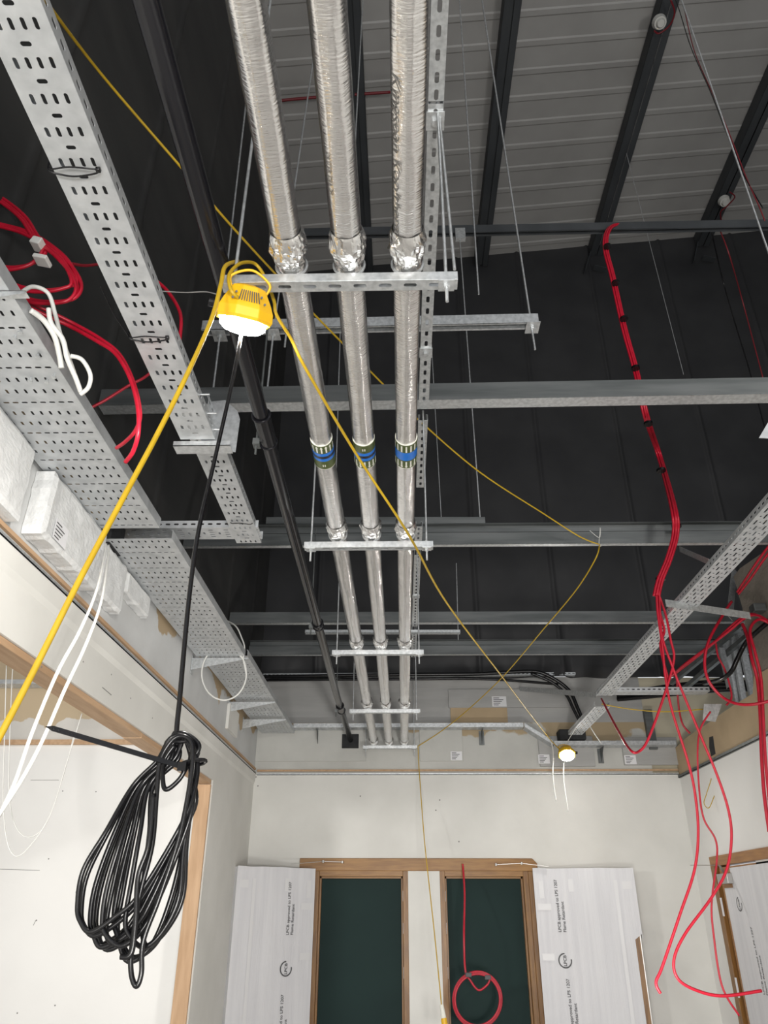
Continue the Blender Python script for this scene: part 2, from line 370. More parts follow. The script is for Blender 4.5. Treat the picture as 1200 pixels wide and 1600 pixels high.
def beamrow(y0, y1, z, h, fl, lab, extra=0):
    # near flange edge runs y0 (left) to y1 (right); web stands at the flange's near edge
    return cbeam((XL+.01, y0, z), (9.0, y1, z), h, fl, lab, extra)
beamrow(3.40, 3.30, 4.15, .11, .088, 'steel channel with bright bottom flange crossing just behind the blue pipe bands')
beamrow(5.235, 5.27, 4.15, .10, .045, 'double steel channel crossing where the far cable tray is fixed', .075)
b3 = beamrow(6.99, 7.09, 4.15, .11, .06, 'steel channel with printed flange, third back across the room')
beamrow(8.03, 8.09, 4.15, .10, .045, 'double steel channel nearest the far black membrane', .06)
mb = MB(); textmesh(mb, '10 12 2000 ~ 2100', .05, lambda u, v: (1.55+u, 7.095-v*.9, 4.1485))
build('printed_numbers', mb, INK, b3)

# ================================================================== STRUTS AND RODS
def rod_part(parent, p, q, r=.0048, name='threaded_rod', m=None, n=8):
    return build(name, MB().cyl(p, q, r, n), m or GALV, parent, smooth=False)
def rod(p, q, lab, r=.0048, grp='threaded hanger rods'):
    return tag(build('hanger_rod', MB().cyl(p, q, r), GALV), lab, 'rod', grp)
def slot_strut(mb, x0, x1, y, z, w=.041, h=.03):
    """slotted channel along X, slots in its underside"""
    mb.plate((x0, y+w/2, z), (0, -1, 0), (1, 0, 0), w, x1-x0, 'S')
    mb.add([(x0, y-w/2, z), (x1, y-w/2, z), (x1, y-w/2, z+h), (x0, y-w/2, z+h)], [(0, 1, 2, 3)])
    mb.add([(x0, y+w/2, z), (x1, y+w/2, z), (x1, y+w/2, z+h), (x0, y+w/2, z+h)], [(0, 1, 2, 3)])
    for s in (-1, 1): mb.add([(x0, y+s*w/2, z+h), (x1, y+s*w/2, z+h), (x1, y+s*(w/2-.009), z+h), (x0, y+s*(w/2-.009), z+h)], [(0, 1, 2, 3)])
    return mb
PIPES = [(-.322, 'left'), (-.147, 'middle'), (.030, 'right')]; PR_ = .0435; PZ = 3.385
BY = [1.662, 3.50, 5.31, 7.12, 8.86]
names = ['nearest pipe hanger bracket, with the lit work light hooked at its left end', 'second pipe hanger bracket, just beyond the blue banded labels',
         'third pipe hanger bracket, halfway down the pipe run', 'fourth pipe hanger bracket, close to the far wall', 'last pipe hanger bracket, tight against the far wall with a cable tie']
BX = [(-.525, .178), (-.492, .170), (-.500, .165), (-.487, .175), (-.445, .176)]
for i, (y, lab) in enumerate(zip(BY, names)):
    x0, x1 = BX[i]; z = 3.30
    r = empty('pipe_hanger', ((x0+x1)/2, y, z), lab, 'pipe bracket', 'pipe hanger brackets along the foil pipes')
    build('strut_channel', slot_strut(MB(), x0, x1, y, z), GALV, r, solid=.0025)
    for sx, xx in ((-1, x0+.033), (1, x1-.033)):
        xr = xx
        build('threaded_rod', MB().cyl((xr, y, z-.068 if i < 4 else z-.09), (xr, y, 4.16 if sx > 0 else (RZ(-.5)-.25 if i == 0 else 4.16)), .0052), GALV, r)
        build('square_washer', MB().box((xr-.024, y-.023, z-.006), (xr+.024, y+.023, z)), GALV, r, bevel=.001)
        build('hex_nut', MB().cyl((xr, y, z-.016), (xr, y, z-.006), .0105, 6), GALV, r)
        build('hex_nut', MB().cyl((xr, y, z+.03), (xr, y, z+.04), .0105, 6), GALV, r)
    for px, _ in PIPES:
        c = MB()
        c.cyl((px, y, z+.028), (px, y, PZ-.036), .006)
        c.tube([(px+.047*math.cos(a*math.pi/12), y, PZ+.047*math.sin(a*math.pi/12)) for a in range(24)], .004, 6, closed=True)
        c.box((px-.03, y-.018, z+.03), (px+.03, y+.018, z+.034))
        build('pipe_clip', c, GALV, r)

# long slotted struts under the beams, over the right-hand rods
def longstrut(y0, y1, x, z, lab):
    r = empty('slotted_strut', (x, (y0+y1)/2, z), lab, 'strut', 'slotted struts running along the pipes')
    mb = MB(); w = .052
    mb.plate((x-w/2, y0, z), (1, 0, 0), (0, 1, 0), w, y1-y0, 'S')
    for s in (-1, 1):
        mb.add([(x+s*w/2, y0, z), (x+s*w/2, y1, z), (x+s*w/2, y1, z+.04), (x+s*w/2, y0, z+.04)], [(0, 1, 2, 3)])
        mb.add([(x+s*w/2, y0, z+.04), (x+s*w/2, y1, z+.04), (x+s*(w/2-.01), y1, z+.04), (x+s*(w/2-.01), y0, z+.04)], [(0, 1, 2, 3)])
    build('strut_channel', mb, DSTEEL if False else GALV, r, solid=.0025)
    return r
for y0, y1, lab, wy in ((-.6, 1.62, 'slotted strut beside the right pipe, topmost in view', ()),
                        (1.63, 3.38, 'long slotted strut right of the pipes between the nearest bracket and the first channel', (1.69, 2.93)),
                        (3.52, 4.28, 'short slotted strut just past the first channel', ()),
                        (4.85, 5.24, 'stub of slotted strut in front of the double channel', ()),
                        (5.34, 7.0, 'slotted strut beyond the second bracket, far down the run', (6.2,)),
                        (7.12, 8.0, 'last slotted strut, just before the far membrane', ())):
    r = longstrut(y0, y1, .137, 4.108, lab)
    for yy_ in wy:
        build('square_washer', MB().box((.137-.032, yy_-.035, 4.10), (.137+.032, yy_+.035, 4.106)), GALV, r)
        build('hex_nut', MB().cyl((.137, yy_, 4.086), (.137, yy_, 4.10), .014, 6), GALV, r)
rod((.172, 1.662, 3.36), (.152, 1.68, 4.10), 'extra short rod beside the nearest bracket right rod', .0048)

def cross_strut(p, q, lab, hgt=.055, wid=.041, m=None):
    """double open channel crossing the room"""
    p = Vector(p); q = Vector(q); d = (q-p).normalized(); b = Vector((-d.y, d.x, 0)); up = Vector((0, 0, 1))
    r = empty('cross_strut', (p+q)/2, lab, 'strut', 'open channel struts hung across the room')
    mb = MB()
    for s in (-1, 1):
        o = b*s*wid/2
        mb.prism([p+o, q+o, q+o+b*.0025, p+o+b*.0025], up*hgt)
        mb.prism([p+o, q+o, q+o-b*s*.010, p+o-b*s*.010], up*.003)
    mb.prism([p-b*wid/2+up*hgt, q-b*wid/2+up*hgt, q+b*wid/2+up*hgt, p+b*wid/2+up*hgt], up*.0025)
    build('strut_channel', mb, m or GALV, r)
    return r
a = W(316, 520, y=3.48); b_ = W(841, 509, y=3.48); r = cross_strut(a, b_, 'short hung strut crossing behind the lit work light', .07, .055)
for px, py, lab in ((832, 511, 0), (343, 524, 0), (427, 522, 0)):
    c = W(px, py, y=3.48); build('square_washer', MB().box((c.x-.04, 3.43, c.z-.006), (c.x+.04, 3.53, c.z)), GALV, r)
    build('hex_nut', MB().cyl((c.x, 3.48, c.z-.022), (c.x, 3.48, c.z-.006), .016, 6), GALV, r)
rod(W(836, 546, y=3.48), W(753.6, 0, y=3.48)+(W(753.6, 0, y=3.48)-W(832, 500, y=3.48))*.35, 'long rod holding the right end of the short hung strut', .0062)
rod(W(748, 460, y=3.6), W(718, 0, y=3.6)+(W(718, 0, y=3.6)-W(748, 460, y=3.6))*.3, 'free hanging rod ending in the air right of the pipes', .0055)
rod(W(331, 625, y=3.48), W(344, 520, y=3.48), 'short rod from the hung strut down towards the stepped tray end', .006)
rod(W(415, 633, y=3.48), W(427, 520, y=3.48), 'short rod dropping just right of the black waste pipe', .006)
rod(W(445, 542, y=3.5), W(448, 512, y=3.5), 'stub of rod poking below the hung strut beside the left pipe', .006)
rod(W(343, 516, y=3.48), W(384, 165, y=3.48)+(W(384, 165, y=3.48)-W(343, 516, y=3.48))*.8, 'thin rod rising left of the bracket behind the black pipe', .0062)
rod(W(428, 512, y=3.48), W(490, 90, y=3.48)+(W(490, 90, y=3.48)-W(428, 512, y=3.48))*.6, 'thin rod rising between the left and middle foil pipes', .0055)
rod(W(543, 440, y=3.6), W(567, 0, y=3.6)+(W(567, 0, y=3.6)-W(543, 440, y=3.6))*.2, 'thin rod rising between the middle and right foil pipes', .0055)
a = W(416, 821, y=5.27); b_ = W(758, 821, y=5.27); r = cross_strut(a, b_, 'second hung strut resting above the double channel', .06, .045, DSTEEL)
a = W(477, 990, y=7.0); b_ = W(719, 990, y=7.0); cross_strut(a, b_, 'thin hung strut crossing behind the third bracket', .03)
a = W(475, 371, y=5.32); b_ = W(1205, 357, y=5.32); d_ = b_-a; r = cross_strut(a, a+d_*1.6, 'high double strut across the black wall with the red bundle over it', .10, .05, PURL)
build('clamp_bracket', MB().box(W(712, 372, y=5.28)-Vector((0, 0, .0)), W(726, 362, y=5.33)), GALV, r)
rod(W(751, 822, y=5.3), W(718, 368, y=5.3), 'long rod from the high strut down to the second hung strut', .0062)
rod(W(690, 818, y=5.3), W(672, 500, y=5.3), 'faint rod over the black wall just right of the slotted strut', .0035)
rod(W(595, 1000, y=7.0), W(590, 840, y=7.0), 'far rod seen between the middle and left foil pipes', .0045)
rod(W(522, 840, y=5.3), W(533, 470, y=5.3), 'rod behind the gap between left and middle pipes, mid distance', .0055)
rod(W(716, 1000, y=7.0), W(713, 880, y=7.0), 'short faint rod dropping to the right end of the thin hung strut', .004)
rod(W(1225, 465, y=3.0), W(1065, 0, y=3.0)+(W(1065, 0, y=3)-W(1200, 390, y=3))*.3, 'long bright rod slanting down the right side, beside the tied alarm cables', .0052)
rod(W(1068, 585, y=6.0), W(979, 240, y=6.0), 'thin wire hanging from the middle of the sounder purlin', .003)

# ================================================================== FOIL PIPES
def cylmap(px, z, rad): return lambda ang, y: Vector((px+rad*math.sin(ang), y, z-rad*math.cos(ang)))
for k, (px, side) in enumerate(PIPES):
    lab = {'left': 'left foil wrapped pipe, blue and black banded label with arrows pointing back', 'middle': 'middle foil wrapped pipe, with a blue and black banded label',
           'right': 'right foil wrapped pipe, with plain blue band and large printed lettering'}[side]
    r = empty('insulated_pipe', (px, 4, PZ), lab, 'pipe', 'foil insulated pipes')
    ends = [-1.2]+[y for y in BY]+[8.985]
    for s, (ya, yb) in enumerate(zip(ends, ends[1:])):
        mb = MB(); n = int((yb-ya)/.012); nn = 28; vs = []
        for i in range(n+1):
            y = ya+(yb-ya)*i/n
            for j in range(nn):
                a_ = 2*math.pi*j/nn
                seam = .0016 if abs(j-(14+k)) < 1 else 0
                rr = PR_+.0009*noise.noise(Vector((math.cos(a_)*2.2+k*9, y*26, math.sin(a_)*2.2)))+.0011*noise.noise(Vector((math.cos(a_)*3+k*5, y*6, math.sin(a_)*3)))+seam
                rr += .0011*math.sin(j*1.35+k*2+y*.3)+.0012*noise.noise(Vector((j*.9+k*7, y*.6, 2)))
                vs.append((px+rr*math.cos(a_), y, PZ+rr*math.sin(a_)))
        mb.add(vs, [(i*nn+j, i*nn+(j+1) % nn, (i+1)*nn+(j+1) % nn, (i+1)*nn+j) for i in range(n) for j in range(nn)])
        build('insulation_section', mb, FOIL, r, smooth=True)
    for y in BY:
        yc = y-.075 if y < 8.5 else y-.06
        mb = MB(); n = 16; nn = 40; vs = []
        for i in range(n+1):
            t = i/n; y_ = yc-.065+.13*t; base = PR_+.002+.010*math.sin(math.pi*min(1, t*1.15))**.8*(1-.35*t)
            for j in range(nn):
                a_ = 2*math.pi*j/nn; q = Vector((math.cos(a_)*2.2, y_*22+k*5, math.sin(a_)*2.2+k*3))
                rr = base+.011*noise.noise(q*1.6)*math.sin(math.pi*t)+.003*noise.noise(q*3.3)*math.sin(math.pi*t)
                vs.append((px+rr*math.cos(a_), y_, PZ+rr*math.sin(a_)))
        mb.add(vs, [(i*nn+j, i*nn+(j+1) % nn, (i+1)*nn+(j+1) % nn, (i+1)*nn+j) for i in range(n) for j in range(nn)])
        build('foil_collar', mb, CRUMP, r)
    # identification tape: green, blue, (black), green with white arrows
    y0 = 2.60; R_ = PR_+.0032
    def band(name, ya, yb, m, rad, par):
        return build(name, MB().tube([(px, ya, PZ), (px, yb, PZ)], rad, 40), m, par, smooth=False)
    L_ = [(0, .055, GBAND), (.055, .115, BBAND), (.115, .175, GBAND)]
    idt = band('identification_tape', y0-.005, y0+.18, WBAND, R_-.0006, r)
    for a0, a1, m in L_: band('colour_band', y0+a0, y0+a1, m, R_, idt)
    if side != 'right': band('colour_band', y0+.076, y0+.094, KBAND, R_+.0004, idt)
    mb = MB(); fm = cylmap(px, PZ, R_+.0008)
    rows = [(y0+.006, y0+.05, -1, side != 'middle', 'bar' if side == 'right' else 'arrow'), (y0+.122, y0+.172, 1, side != 'left', 'arrow')]
    for ya, yb, dr, on, sh in rows:
        if not on:
            for da in (-.08, .1): mb.add([fm(da-.045, (ya+yb)/2-.008), fm(da+.045, (ya+yb)/2-.008), fm(da+.045, (ya+yb)/2+.008), fm(da-.045, (ya+yb)/2+.008)], [(0, 1, 2, 3)])
            continue
        for q in range(-3, 4):
            c = q*.42
            mb.add([fm(c-.07, ya), fm(c+.07, ya), fm(c+.07, yb-.012 if dr > 0 else yb), fm(c-.07, yb-.012 if dr > 0 else yb)], [(0, 1, 2, 3)])
            if sh == 'arrow':
                t0, t1 = (yb-.014, yb) if dr > 0 else (ya+.012, ya-.004)
                mb.add([fm(c-.15, t0), fm(c+.15, t0), fm(c, t1)], [(0, 1, 2)])
    build('printed_arrows', mb, WBAND, idt)
    if side == 'right':
        mb = MB(); fm = cylmap(px, PZ, PR_+.0026)
        textmesh(mb, 'Kingspan Kooltherm', .058, lambda u, v: fm(-1.02+v/PR_*.62, .86+.19+u*.98), shear=.35)
        build('printed_lettering', mb, INKF, r)
    if side == 'middle':
        mb = MB(); fm = cylmap(px, PZ, PR_+.0026)
        textmesh(mb, 'OUTER DIA 28', .02, lambda u, v: fm(-.85+v/PR_, 1.25+u))
        build('printed_lettering', mb, INKF, r)

# ================================================================== BLACK WASTE PIPE
r = empty('waste_pipe', (-.575, 4.5, 3.44), 'long black plastic pipe left of the foil pipes', 'pipe')
pp = [(-.553, -1.2), (-.560, 2.0), (-.580, 4.87), (-.600, 7.0), (-.596, 8.99)]
zz_ = lambda y: 3.455-.004*y
build('pipe_length', MB().tube([(x, y, zz_(y)) for x, y in pp], .031, 24), BLKP, r, smooth=True)
def px_at(y):
    for (xa, ya), (xb, yb) in zip(pp, pp[1:]):
        if ya <= y <= yb: return xa+(xb-xa)*(y-ya)/(yb-ya)
for ya, yb in ((2.52, 2.72), (5.0, 5.06), (7.35, 7.55)):
    build('socket_joint', MB().tube([(px_at(ya), ya, zz_(ya)), (px_at(ya)+0, yb, zz_(yb))], .0355, 24), BLKP, r)
    for y in (ya, yb):
        build('socket_ring', MB().tube([(px_at(y)+.037*math.cos(t*math.pi/12), y, zz_(y)+.037*math.sin(t*math.pi/12)) for t in range(24)], .0045, 6, closed=True), BLKP, r)
    cl = MB().box((px_at(yb)-.065, yb-.02, zz_(yb)-.02), (px_at(yb)-.035, yb+.02, zz_(yb)+.01)).cyl((px_at(yb)-.052, yb, zz_(yb)-.06), (px_at(yb)-.052, yb, 4.2), .005)
    build('pipe_clip', cl, DSTEEL, r)
tag(build('wall_collar', MB().box((-.695, 8.965, 3.325), (-.50, 8.995, 3.485)), FOAM, bevel=.004), 'square black collar where the waste pipe enters the far wall', 'pipe collar')

# ================================================================== CABLE TRAYS
def tray(name, o, U, V, width, length, pat, fl, lab, cat='cable tray', grp='perforated cable trays', flpat='F', m=TRAYM):
    o = Vector(o); U = Vector(U).normalized(); V = Vector(V).normalized(); up = Vector((0, 0, 1))
    r = empty(name, o+U*width/2+V*length/2, lab, cat, grp)
    build('tray_base', MB().plate(o, U, V, width, length, pat), m, r, solid=.0018)
    for c in (o, o+U*width):
        s = 1 if c is o else -1
        mb = MB()
        if flpat: mb.plate(c, up, V, fl, length, flpat)
        else: mb.add([c, c+V*length, c+V*length+up*fl, c+up*fl], [(0, 1, 2, 3)])
        mb.add([c+up*fl, c+V*length+up*fl, c+V*length+up*fl+U*s*.010, c+up*fl+U*s*.010], [(0, 1, 2, 3)])
        build('side_flange', mb, m, r, solid=.0018)
    return r
X = (1, 0, 0); Yv = (0, 1, 0)
tA = tray('cable_tray', (-.953, -.771, 3.47), X, Yv, .150, 3.50, 'A', .048, 'narrow perforated tray running in from top left with two cable ties around it')
tB = tray('cable_tray', (-.995, 2.70, 3.635), X, Yv, .150, 1.42, 'A', .045, 'shorter narrow tray stepped up beyond the bracket, ending on the cross tray')
tray('cable_tray', (-1.665, -.8, 3.47), X, Yv, .375, 4.38, 'D', .055, 'wide perforated tray along the left wall, near length', flpat=None)
tray('cable_tray', (-1.655, 3.72, 3.475), X, Yv, .392, 2.18, 'D', .05, 'wide perforated wall tray continuing beyond the cross tray', flpat=None)
tray('cable_tray', (-1.635, 5.93, 3.49), X, Yv, .385, 3.0, 'D', .05, 'farthest wide wall tray, reaching the far left corner', flpat=None)
tray('cable_tray', (-1.76, 3.92, 3.64), X, Yv, .93, .0001+.0, 'A', .05, 'x') if False else None
tC = tray('cable_tray', (-1.69, 4.07, 3.64), (0, -1, 0), X, .155, .86, 'A', .045, 'short cross tray bridging from the left wall to the stepped tray')
tR = tray('cable_tray', (1.862, 2.2, 3.48), X, Yv, .15, 5.02, 'R', .045, 'long perforated tray slanting down the right side of the picture')
tray('cable_tray', (1.862, 7.32, 3.40), X, (0, .985, .0), .15, 1.3, 'R', .045, 'end length of the right side tray dropping to the far wall')
tray('cable_tray', (1.90, 7.22, 3.52), (0, 1, 0), X, .13, 1.05, 'R', .04, 'dusty cross tray running right towards the bare stud frame')
# galvanised step piece with lobed plate
z0 = 3.44
r = empty('tray_stop_bracket', (-.88, 2.7, z0), 'pale angle bracket with a lobed plate where the narrow tray steps up', 'bracket')
build('base_angle', MB().box((-.985, 2.735, z0), (-.735, 2.80, z0+.003)).box((-.985, 2.735, z0), (-.735, 2.738, z0+.025)), GALV, r)
P = lambda px, py: W(px, py, y=2.80)
build('lobed_plate', MB().prism([P(368, 706), P(312, 700), P(325, 628), P(352, 625), P(371, 642), P(375, 655)], (0, .003, 0)), GALV, r)
for y_ in (2.45, 2.58, 2.70): build('bolt', MB().cyl((-.81, y_, 3.50), (-.765, y_, 3.50), .004), GALV, r)
# joint plates and bolts of the wide tray
mb = MB()
for (x, y) in ((-1.335, 2.02), (-1.37, 2.05), (-1.33, 2.15), (-1.32, 2.27), (-1.36, 2.30), (-1.45, 2.01), (-1.42, 2.29), (-1.33, 3.15), (-1.40, 4.25)):
    mb.cyl((x, y, 3.455), (x, y, 3.475), .005, 6)
    mb.cyl((x, y, 3.452), (x, y, 3.457), .010, 6)
tag(build('tray_bolts', mb, GALV), 'cluster of small roofing bolts under the wide left tray joint', 'bolts', kind='stuff')
def arm(y, x0, x1, z, lab, sgn=1):
    r = empty('cantilever_arm', (x0, y, z), lab, 'bracket', 'cantilever arms under the trays')
    build('arm_plate', MB().prism([(x0, y, z), (x1, y, z), (x1, y, z-.012), (x0, y, z-.10)], (0, .002, 0)), GALV, r)
    build('arm_top', MB().box((x0, y, z-.002), (x1, y+.035, z)), GALV, r)
    build('fixing_plate', MB().box((x0-.002 if sgn > 0 else x0-.003, y-.012, z-.13), (x0+.003, y+.045, z+.02)), GALV, r)
for y, lab in ((1.83, 'steel arm under the wide left tray near the red coil'), (5.90, 'steel arm under the wall tray beside the white cable loop'), (7.35, 'steel arm under the far wall tray, next to last'), (8.1, 'steel arm under the wall tray nearest the far left corner')):
    arm(y, XL+.004, -1.235, 3.468, lab)
# trays along the far wall
def walltray(pts, depth, lab):
    r = empty('wall_cable_tray', Vector(pts[0]), lab, 'cable tray', 'trays running along the far wall')
    for p, q in zip(pts, pts[1:]):
        p = Vector(p); q = Vector(q); d = (q-p)
        mb = MB().plate(p, (0, -1, 0), d, depth, d.length, 'D' if depth > .2 else 'A')
        build('tray_base', mb, TRAYM, r, solid=.002)
        build('side_flange', MB().prism([p+Vector((0, -depth, 0)), q+Vector((0, -depth, 0)), q+Vector((0, -depth-.002, 0)), p+Vector((0, -depth-.002, 0))], (0, 0, .045)), GALV, r)
walltray([(-1.25, 8.97, 3.53), (1.40, 8.97, 3.53)], .16, 'perforated tray along the far wall behind the foil pipes')
walltray([(1.41, 8.97, 3.53), (1.72, 8.97, 3.33)], .16, 'short sloping tray piece linking the two far wall trays')
walltray([(1.73, 8.97, 3.325), (3.1, 8.97, 3.325)], .16, 'lower perforated tray on the far wall right of the lit work light')
for x, z, lab in ((-.98, 3.52, 'small wall arm under the far tray at the left corner'), (.93, 3.52, 'small wall arm under the far tray right of the pipes'), (2.28, 3.315, 'small wall arm below the lower tray beside the lit work light')):
    tag(build('tray_bracket', MB().prism([(x, 8.99, z), (x, 8.8, z), (x, 8.99, z-.15)], (.004, 0, 0)).box((x-.03, 8.985, z-.16), (x+.03, 8.995, z)), DSTEEL), lab, 'bracket', 'small arms under the far trays')
tag(build('perforated_strip', MB().plate((XL+.03, 8.90, 4.16), (0, 0, 1), X, .03, 3.75, 'F').box((XL+.03, 8.895, 4.152), (2.08, 8.95, 4.158)), GALV, solid=.001), 'long perforated steel strip along the foot of the far membrane', 'strip')
# tray hangers on the right
def strap(p, q, wd, lab):
    tag(build('tray_strap', MB().bar(p, q, .004, wd), GALV), lab, 'bracket', 'steel straps carrying the right side tray')
strap(W(1040, 942, z=3.47), W(1172, 962, z=3.47), .05, 'steel strap crossing under the right side tray, knotted red cables at its tip')
strap(W(932, 1086, z=3.44), W(812, 1076, y=8.9), .05, 'dull steel strap at the lower end of the right side tray')
strap(W(1062, 858, z=4.1), W(1108, 878, z=3.75), .04, 'curved steel strap above the middle of the right side tray')
strap(W(1140, 965, y=6.7), W(1148, 890, y=6.9), .09, 'bent steel strap rising beside the block wall')
tag(build('tray_corner_piece', MB().prism([W(1186, 684, y=2.3), W(1200, 660, y=2.3), W(1240, 650, y=2.3), W(1240, 686, y=2.3)], (0, .003, 0)), TRAYM), 'corner of a slotted steel plate entering at the right edge', 'tray piece')
tag(build('foam_plug', MB().box((-1.7, 3.75, 3.47), (-1.62, 3.95, 3.66)), FOAM, bevel=.01), 'black foam block at the wall end of the cross tray', 'foam block')
tag(build('foam_plug', MB().box((1.80, 8.80, 3.385), (2.10, 8.99, 3.50)), FOAM, bevel=.01), 'black foam block where the right side tray meets the far wall', 'foam block')
# cable ties round tray A
for y, tl, lab in ((1.372, 0, 'black cable tie around the narrow tray, upper of two'), (2.06, 1, 'black cable tie around the narrow tray, lower of two with a long tail')):
    mb = MB(); x0, x1, z = -.958, -.80, 3.462
    pts = [(x0-.004, y-.006, z+.05), (x0-.006, y, z+.0), (x0+.03, y+.012, z-.006), (x0+.07, y+.016, z-.008), (x1-.03, y+.008, z-.006), (x1-.024, y-.004, z+.0)]
    mb.tube(cr(pts, 5), .0028, 6); mb.tube(cr([(x0-.003, y-.004, z+.04), (x0+.002, y-.008, z-.006), (x0+.06, y-.014, z-.008), (x1-.03, y-.004, z-.006), (x1-.02, y, z+.004)], 5), .0024, 6)
    mb.box((x1-.03, y-.006, z-.009), (x1-.018, y+.006, z+.002))
    if tl: mb.tube(cr([(x0-.004, y, z), (x0-.035, y-.09, z+.03), (x0-.045, y-.2, z+.05)], 6), .002, 6)
    tag(build('cable_tie', mb, BLK, smooth=True), lab, 'cable tie', 'ties around the narrow tray')
mb = MB().tube(cr([(-1.0, 3.86, 3.66), (-.97, 3.84, 3.628), (-.92, 3.83, 3.624), (-.86, 3.85, 3.626), (-.845, 3.86, 3.66)], 5), .0025, 6)
tag(build('cable_tie', mb, BLK), 'black cable tie loop near the far end of the stepped tray', 'cable tie')

# ================================================================== WALL BOARDS
def board(y0, y1, z0_, z1_, th, lab, label=False, shear=0.):
    mb = MB(); nx, nz = 24, 14; vs = []
    for j in range(nz+1):
        for i in range(nx+1):
            y = y0+(y1-y0)*i/nx; z = z0_+(z1_-z0_)*j/nz+shear*(i/nx)
            e = min(i, nx-i, j, nz-j)
            vs.append((XL+th-(0.012 if e == 0 else 0)+.006*noise.noise(Vector((y*9, z*9, th*50))), y+.01*noise.noise(Vector((z*20, y, 0)))*(i in (0, nx)), z+.01*noise.noise(Vector((y*20, z, 0)))*(j in (0, nz))))
    n = (nx+1); mb.add(vs, [(j*n+i, j*n+i+1, (j+1)*n+i+1, (j+1)*n+i) for j in range(nz) for i in range(nx)])
    ring = [i for i in range(nx)]+[nx+j*n for j in range(nz)]+[nz*n+i for i in range(nx, 0, -1)]+[j*n for j in range(nz, 0, -1)]
    k = len(mb.v); back = [Vector((XL+.002, mb.v[i].y, mb.v[i].z)) for i in ring]; mb.v += back; R = len(ring)
    for a in range(R): mb.f.append((ring[a], k+a, k+(a+1) % R, ring[(a+1) % R])); mb.m.append(0)
    o = build('insulation_board', mb, WBOARD); tag(o, lab, 'insulation board', 'white insulation boards on the left wall')
    if label:
        xx = XL+th+.006; q = MB(); yc = y0+(y1-y0)*.22; zc = z0_+(z1_-z0_)*.22
        q.box((xx, yc-.07, zc-.05), (xx+.001, yc+.07, zc+.05))
        lb = build('product_label', q, LAB, o); t = MB()
        for a in range(5): t.box((xx+.001, yc-.06, zc-.04+a*.017), (xx+.0016, yc-.06+.05+.05*((a*37) % 7)/7, zc-.034+a*.017))
        build('print_lines', t, INK, lb)
    return o
board(-.6, 2.80, 3.11, 3.462, .085, 'nearest white wrapped insulation board, cut off by the left edge of the picture')
board(2.97, 3.66, 3.14, 3.462, .10, 'white insulation board with a printed label on its lower corner', True)
board(3.74, 4.10, 3.17, 3.462, .07, 'small white insulation board behind the hanging white cables')
board(4.14, 4.60, 3.33, 3.462, .06, 'shallow white insulation board tucked under the wall tray')
tag(build('bracing_offcut', MB().box((XL+.002, 7.3, 3.2), (XL+.03, 7.75, 3.44)), PLAST), 'pale plaster offcut below the wall tray beside the white cable loop', 'board')
def fboard(px0, py0, px1, py1, lab, m=GREYB, th=.03):
    a = W(px0, py0, y=YF-th); b = W(px1, py1, y=YF-th)
    o = build('wall_panel', MB().box((a.x, YF-th, b.z), (b.x, YF-.001, a.z)), m, bevel=.004); tag(o, lab, 'insulation board', 'grey boards fixed on the far wall')
    return o, a, b
def flabel(o, px, py, wd=.13, th=.03, ht=.10):
    c = W(px, py, y=YF-th); yy = YF-th-.001
    lb = build('product_label', MB().box((c.x-wd/2, yy-.0005, c.z-ht/2), (c.x+wd/2, yy+.001, c.z+ht/2)), LAB, o); t = MB()
    for a in range(5): t.box((c.x-wd*.4, yy-.0012, c.z-ht*.38+a*ht*.17), (c.x-wd*.4+wd*(.35+.4*((a*37) % 7)/7), yy-.0004, c.z-ht*.31+a*ht*.17))
    build('print_lines', t, INK, lb)
o, a, b = fboard(400, 1137, 572, 1189, 'pale board on the far wall behind the lower end of the black pipe', BANDF, .02)
o, a, b = fboard(655, 1136, 724, 1189, 'pale board with printed label just right of the pipe ends', BANDF, .02); flabel(o, 713, 1181)
o, a, b = fboard(840, 1150, 931, 1197, 'grey board with printed label directly behind the far work light'); flabel(o, 850, 1186)
o, a, b = fboard(970, 1152, 1064, 1195, 'grey board with printed label at the far right corner'); flabel(o, 985, 1187)
o, a, b = fboard(700, 1077, 905, 1105, 'large upper grey board with printed label above the far tray', GREYB, .025); flabel(o, 780, 1096, .17, .025, .12)
tag(build('bare_patch', MB().box((.58, 8.985, 3.62), (1.25, 8.999, 3.79)), TAN), 'brown bare strip of board above the far tray', 'board')

# ================================================================== DOORS
def frame(name, x0, x1, zt, lab, head=True):
    """oak lining: two jambs, head, stops, dark green panel behind"""
    r = bpy.data.objects.new(name, None); COL.objects.link(r); r.location = ((x0+x1)/2, YF, 0); r['kind'] = 'structure'
    for s, x in ((1, x0), (-1, x1)):
        build('jamb', MB().box((x, YF-.012, 0), (x+s*.055, YF+.13, zt)), OAK, r, bevel=.003)
        build('door_stop', MB().box((x+s*.055, YF+.05, 0), (x+s*.075, YF+.10, zt-.05)), OAK, r, bevel=.002)
        if True:
            for z in (.35, 1.05, 1.45, 1.75):
                if (s < 0) == (x0 < 0): build('hinge_leaf', MB().box((x+s*.055, YF-.008, z), (x+s*.057, YF+.03, z+.1)), LAB, r)
    build('frame_head', MB().box((x0+.055, YF-.012, zt-.055), (x1-.055, YF+.13, zt)), OAKH, r, bevel=.003)
    build('frame_stop', MB().box((x0+.055, YF+.05, zt-.075), (x1-.055, YF+.10, zt-.055)), OAKH, r)
    build('green_panel', MB().box((x0+.075, YF+.10, 0), (x1-.075, YF+.125, zt-.07)), GREEN, r)
    return r
frame('door_1', -.955, .055, 2.045, '')
frame('door_2', .395, 1.345, 2.045, '')
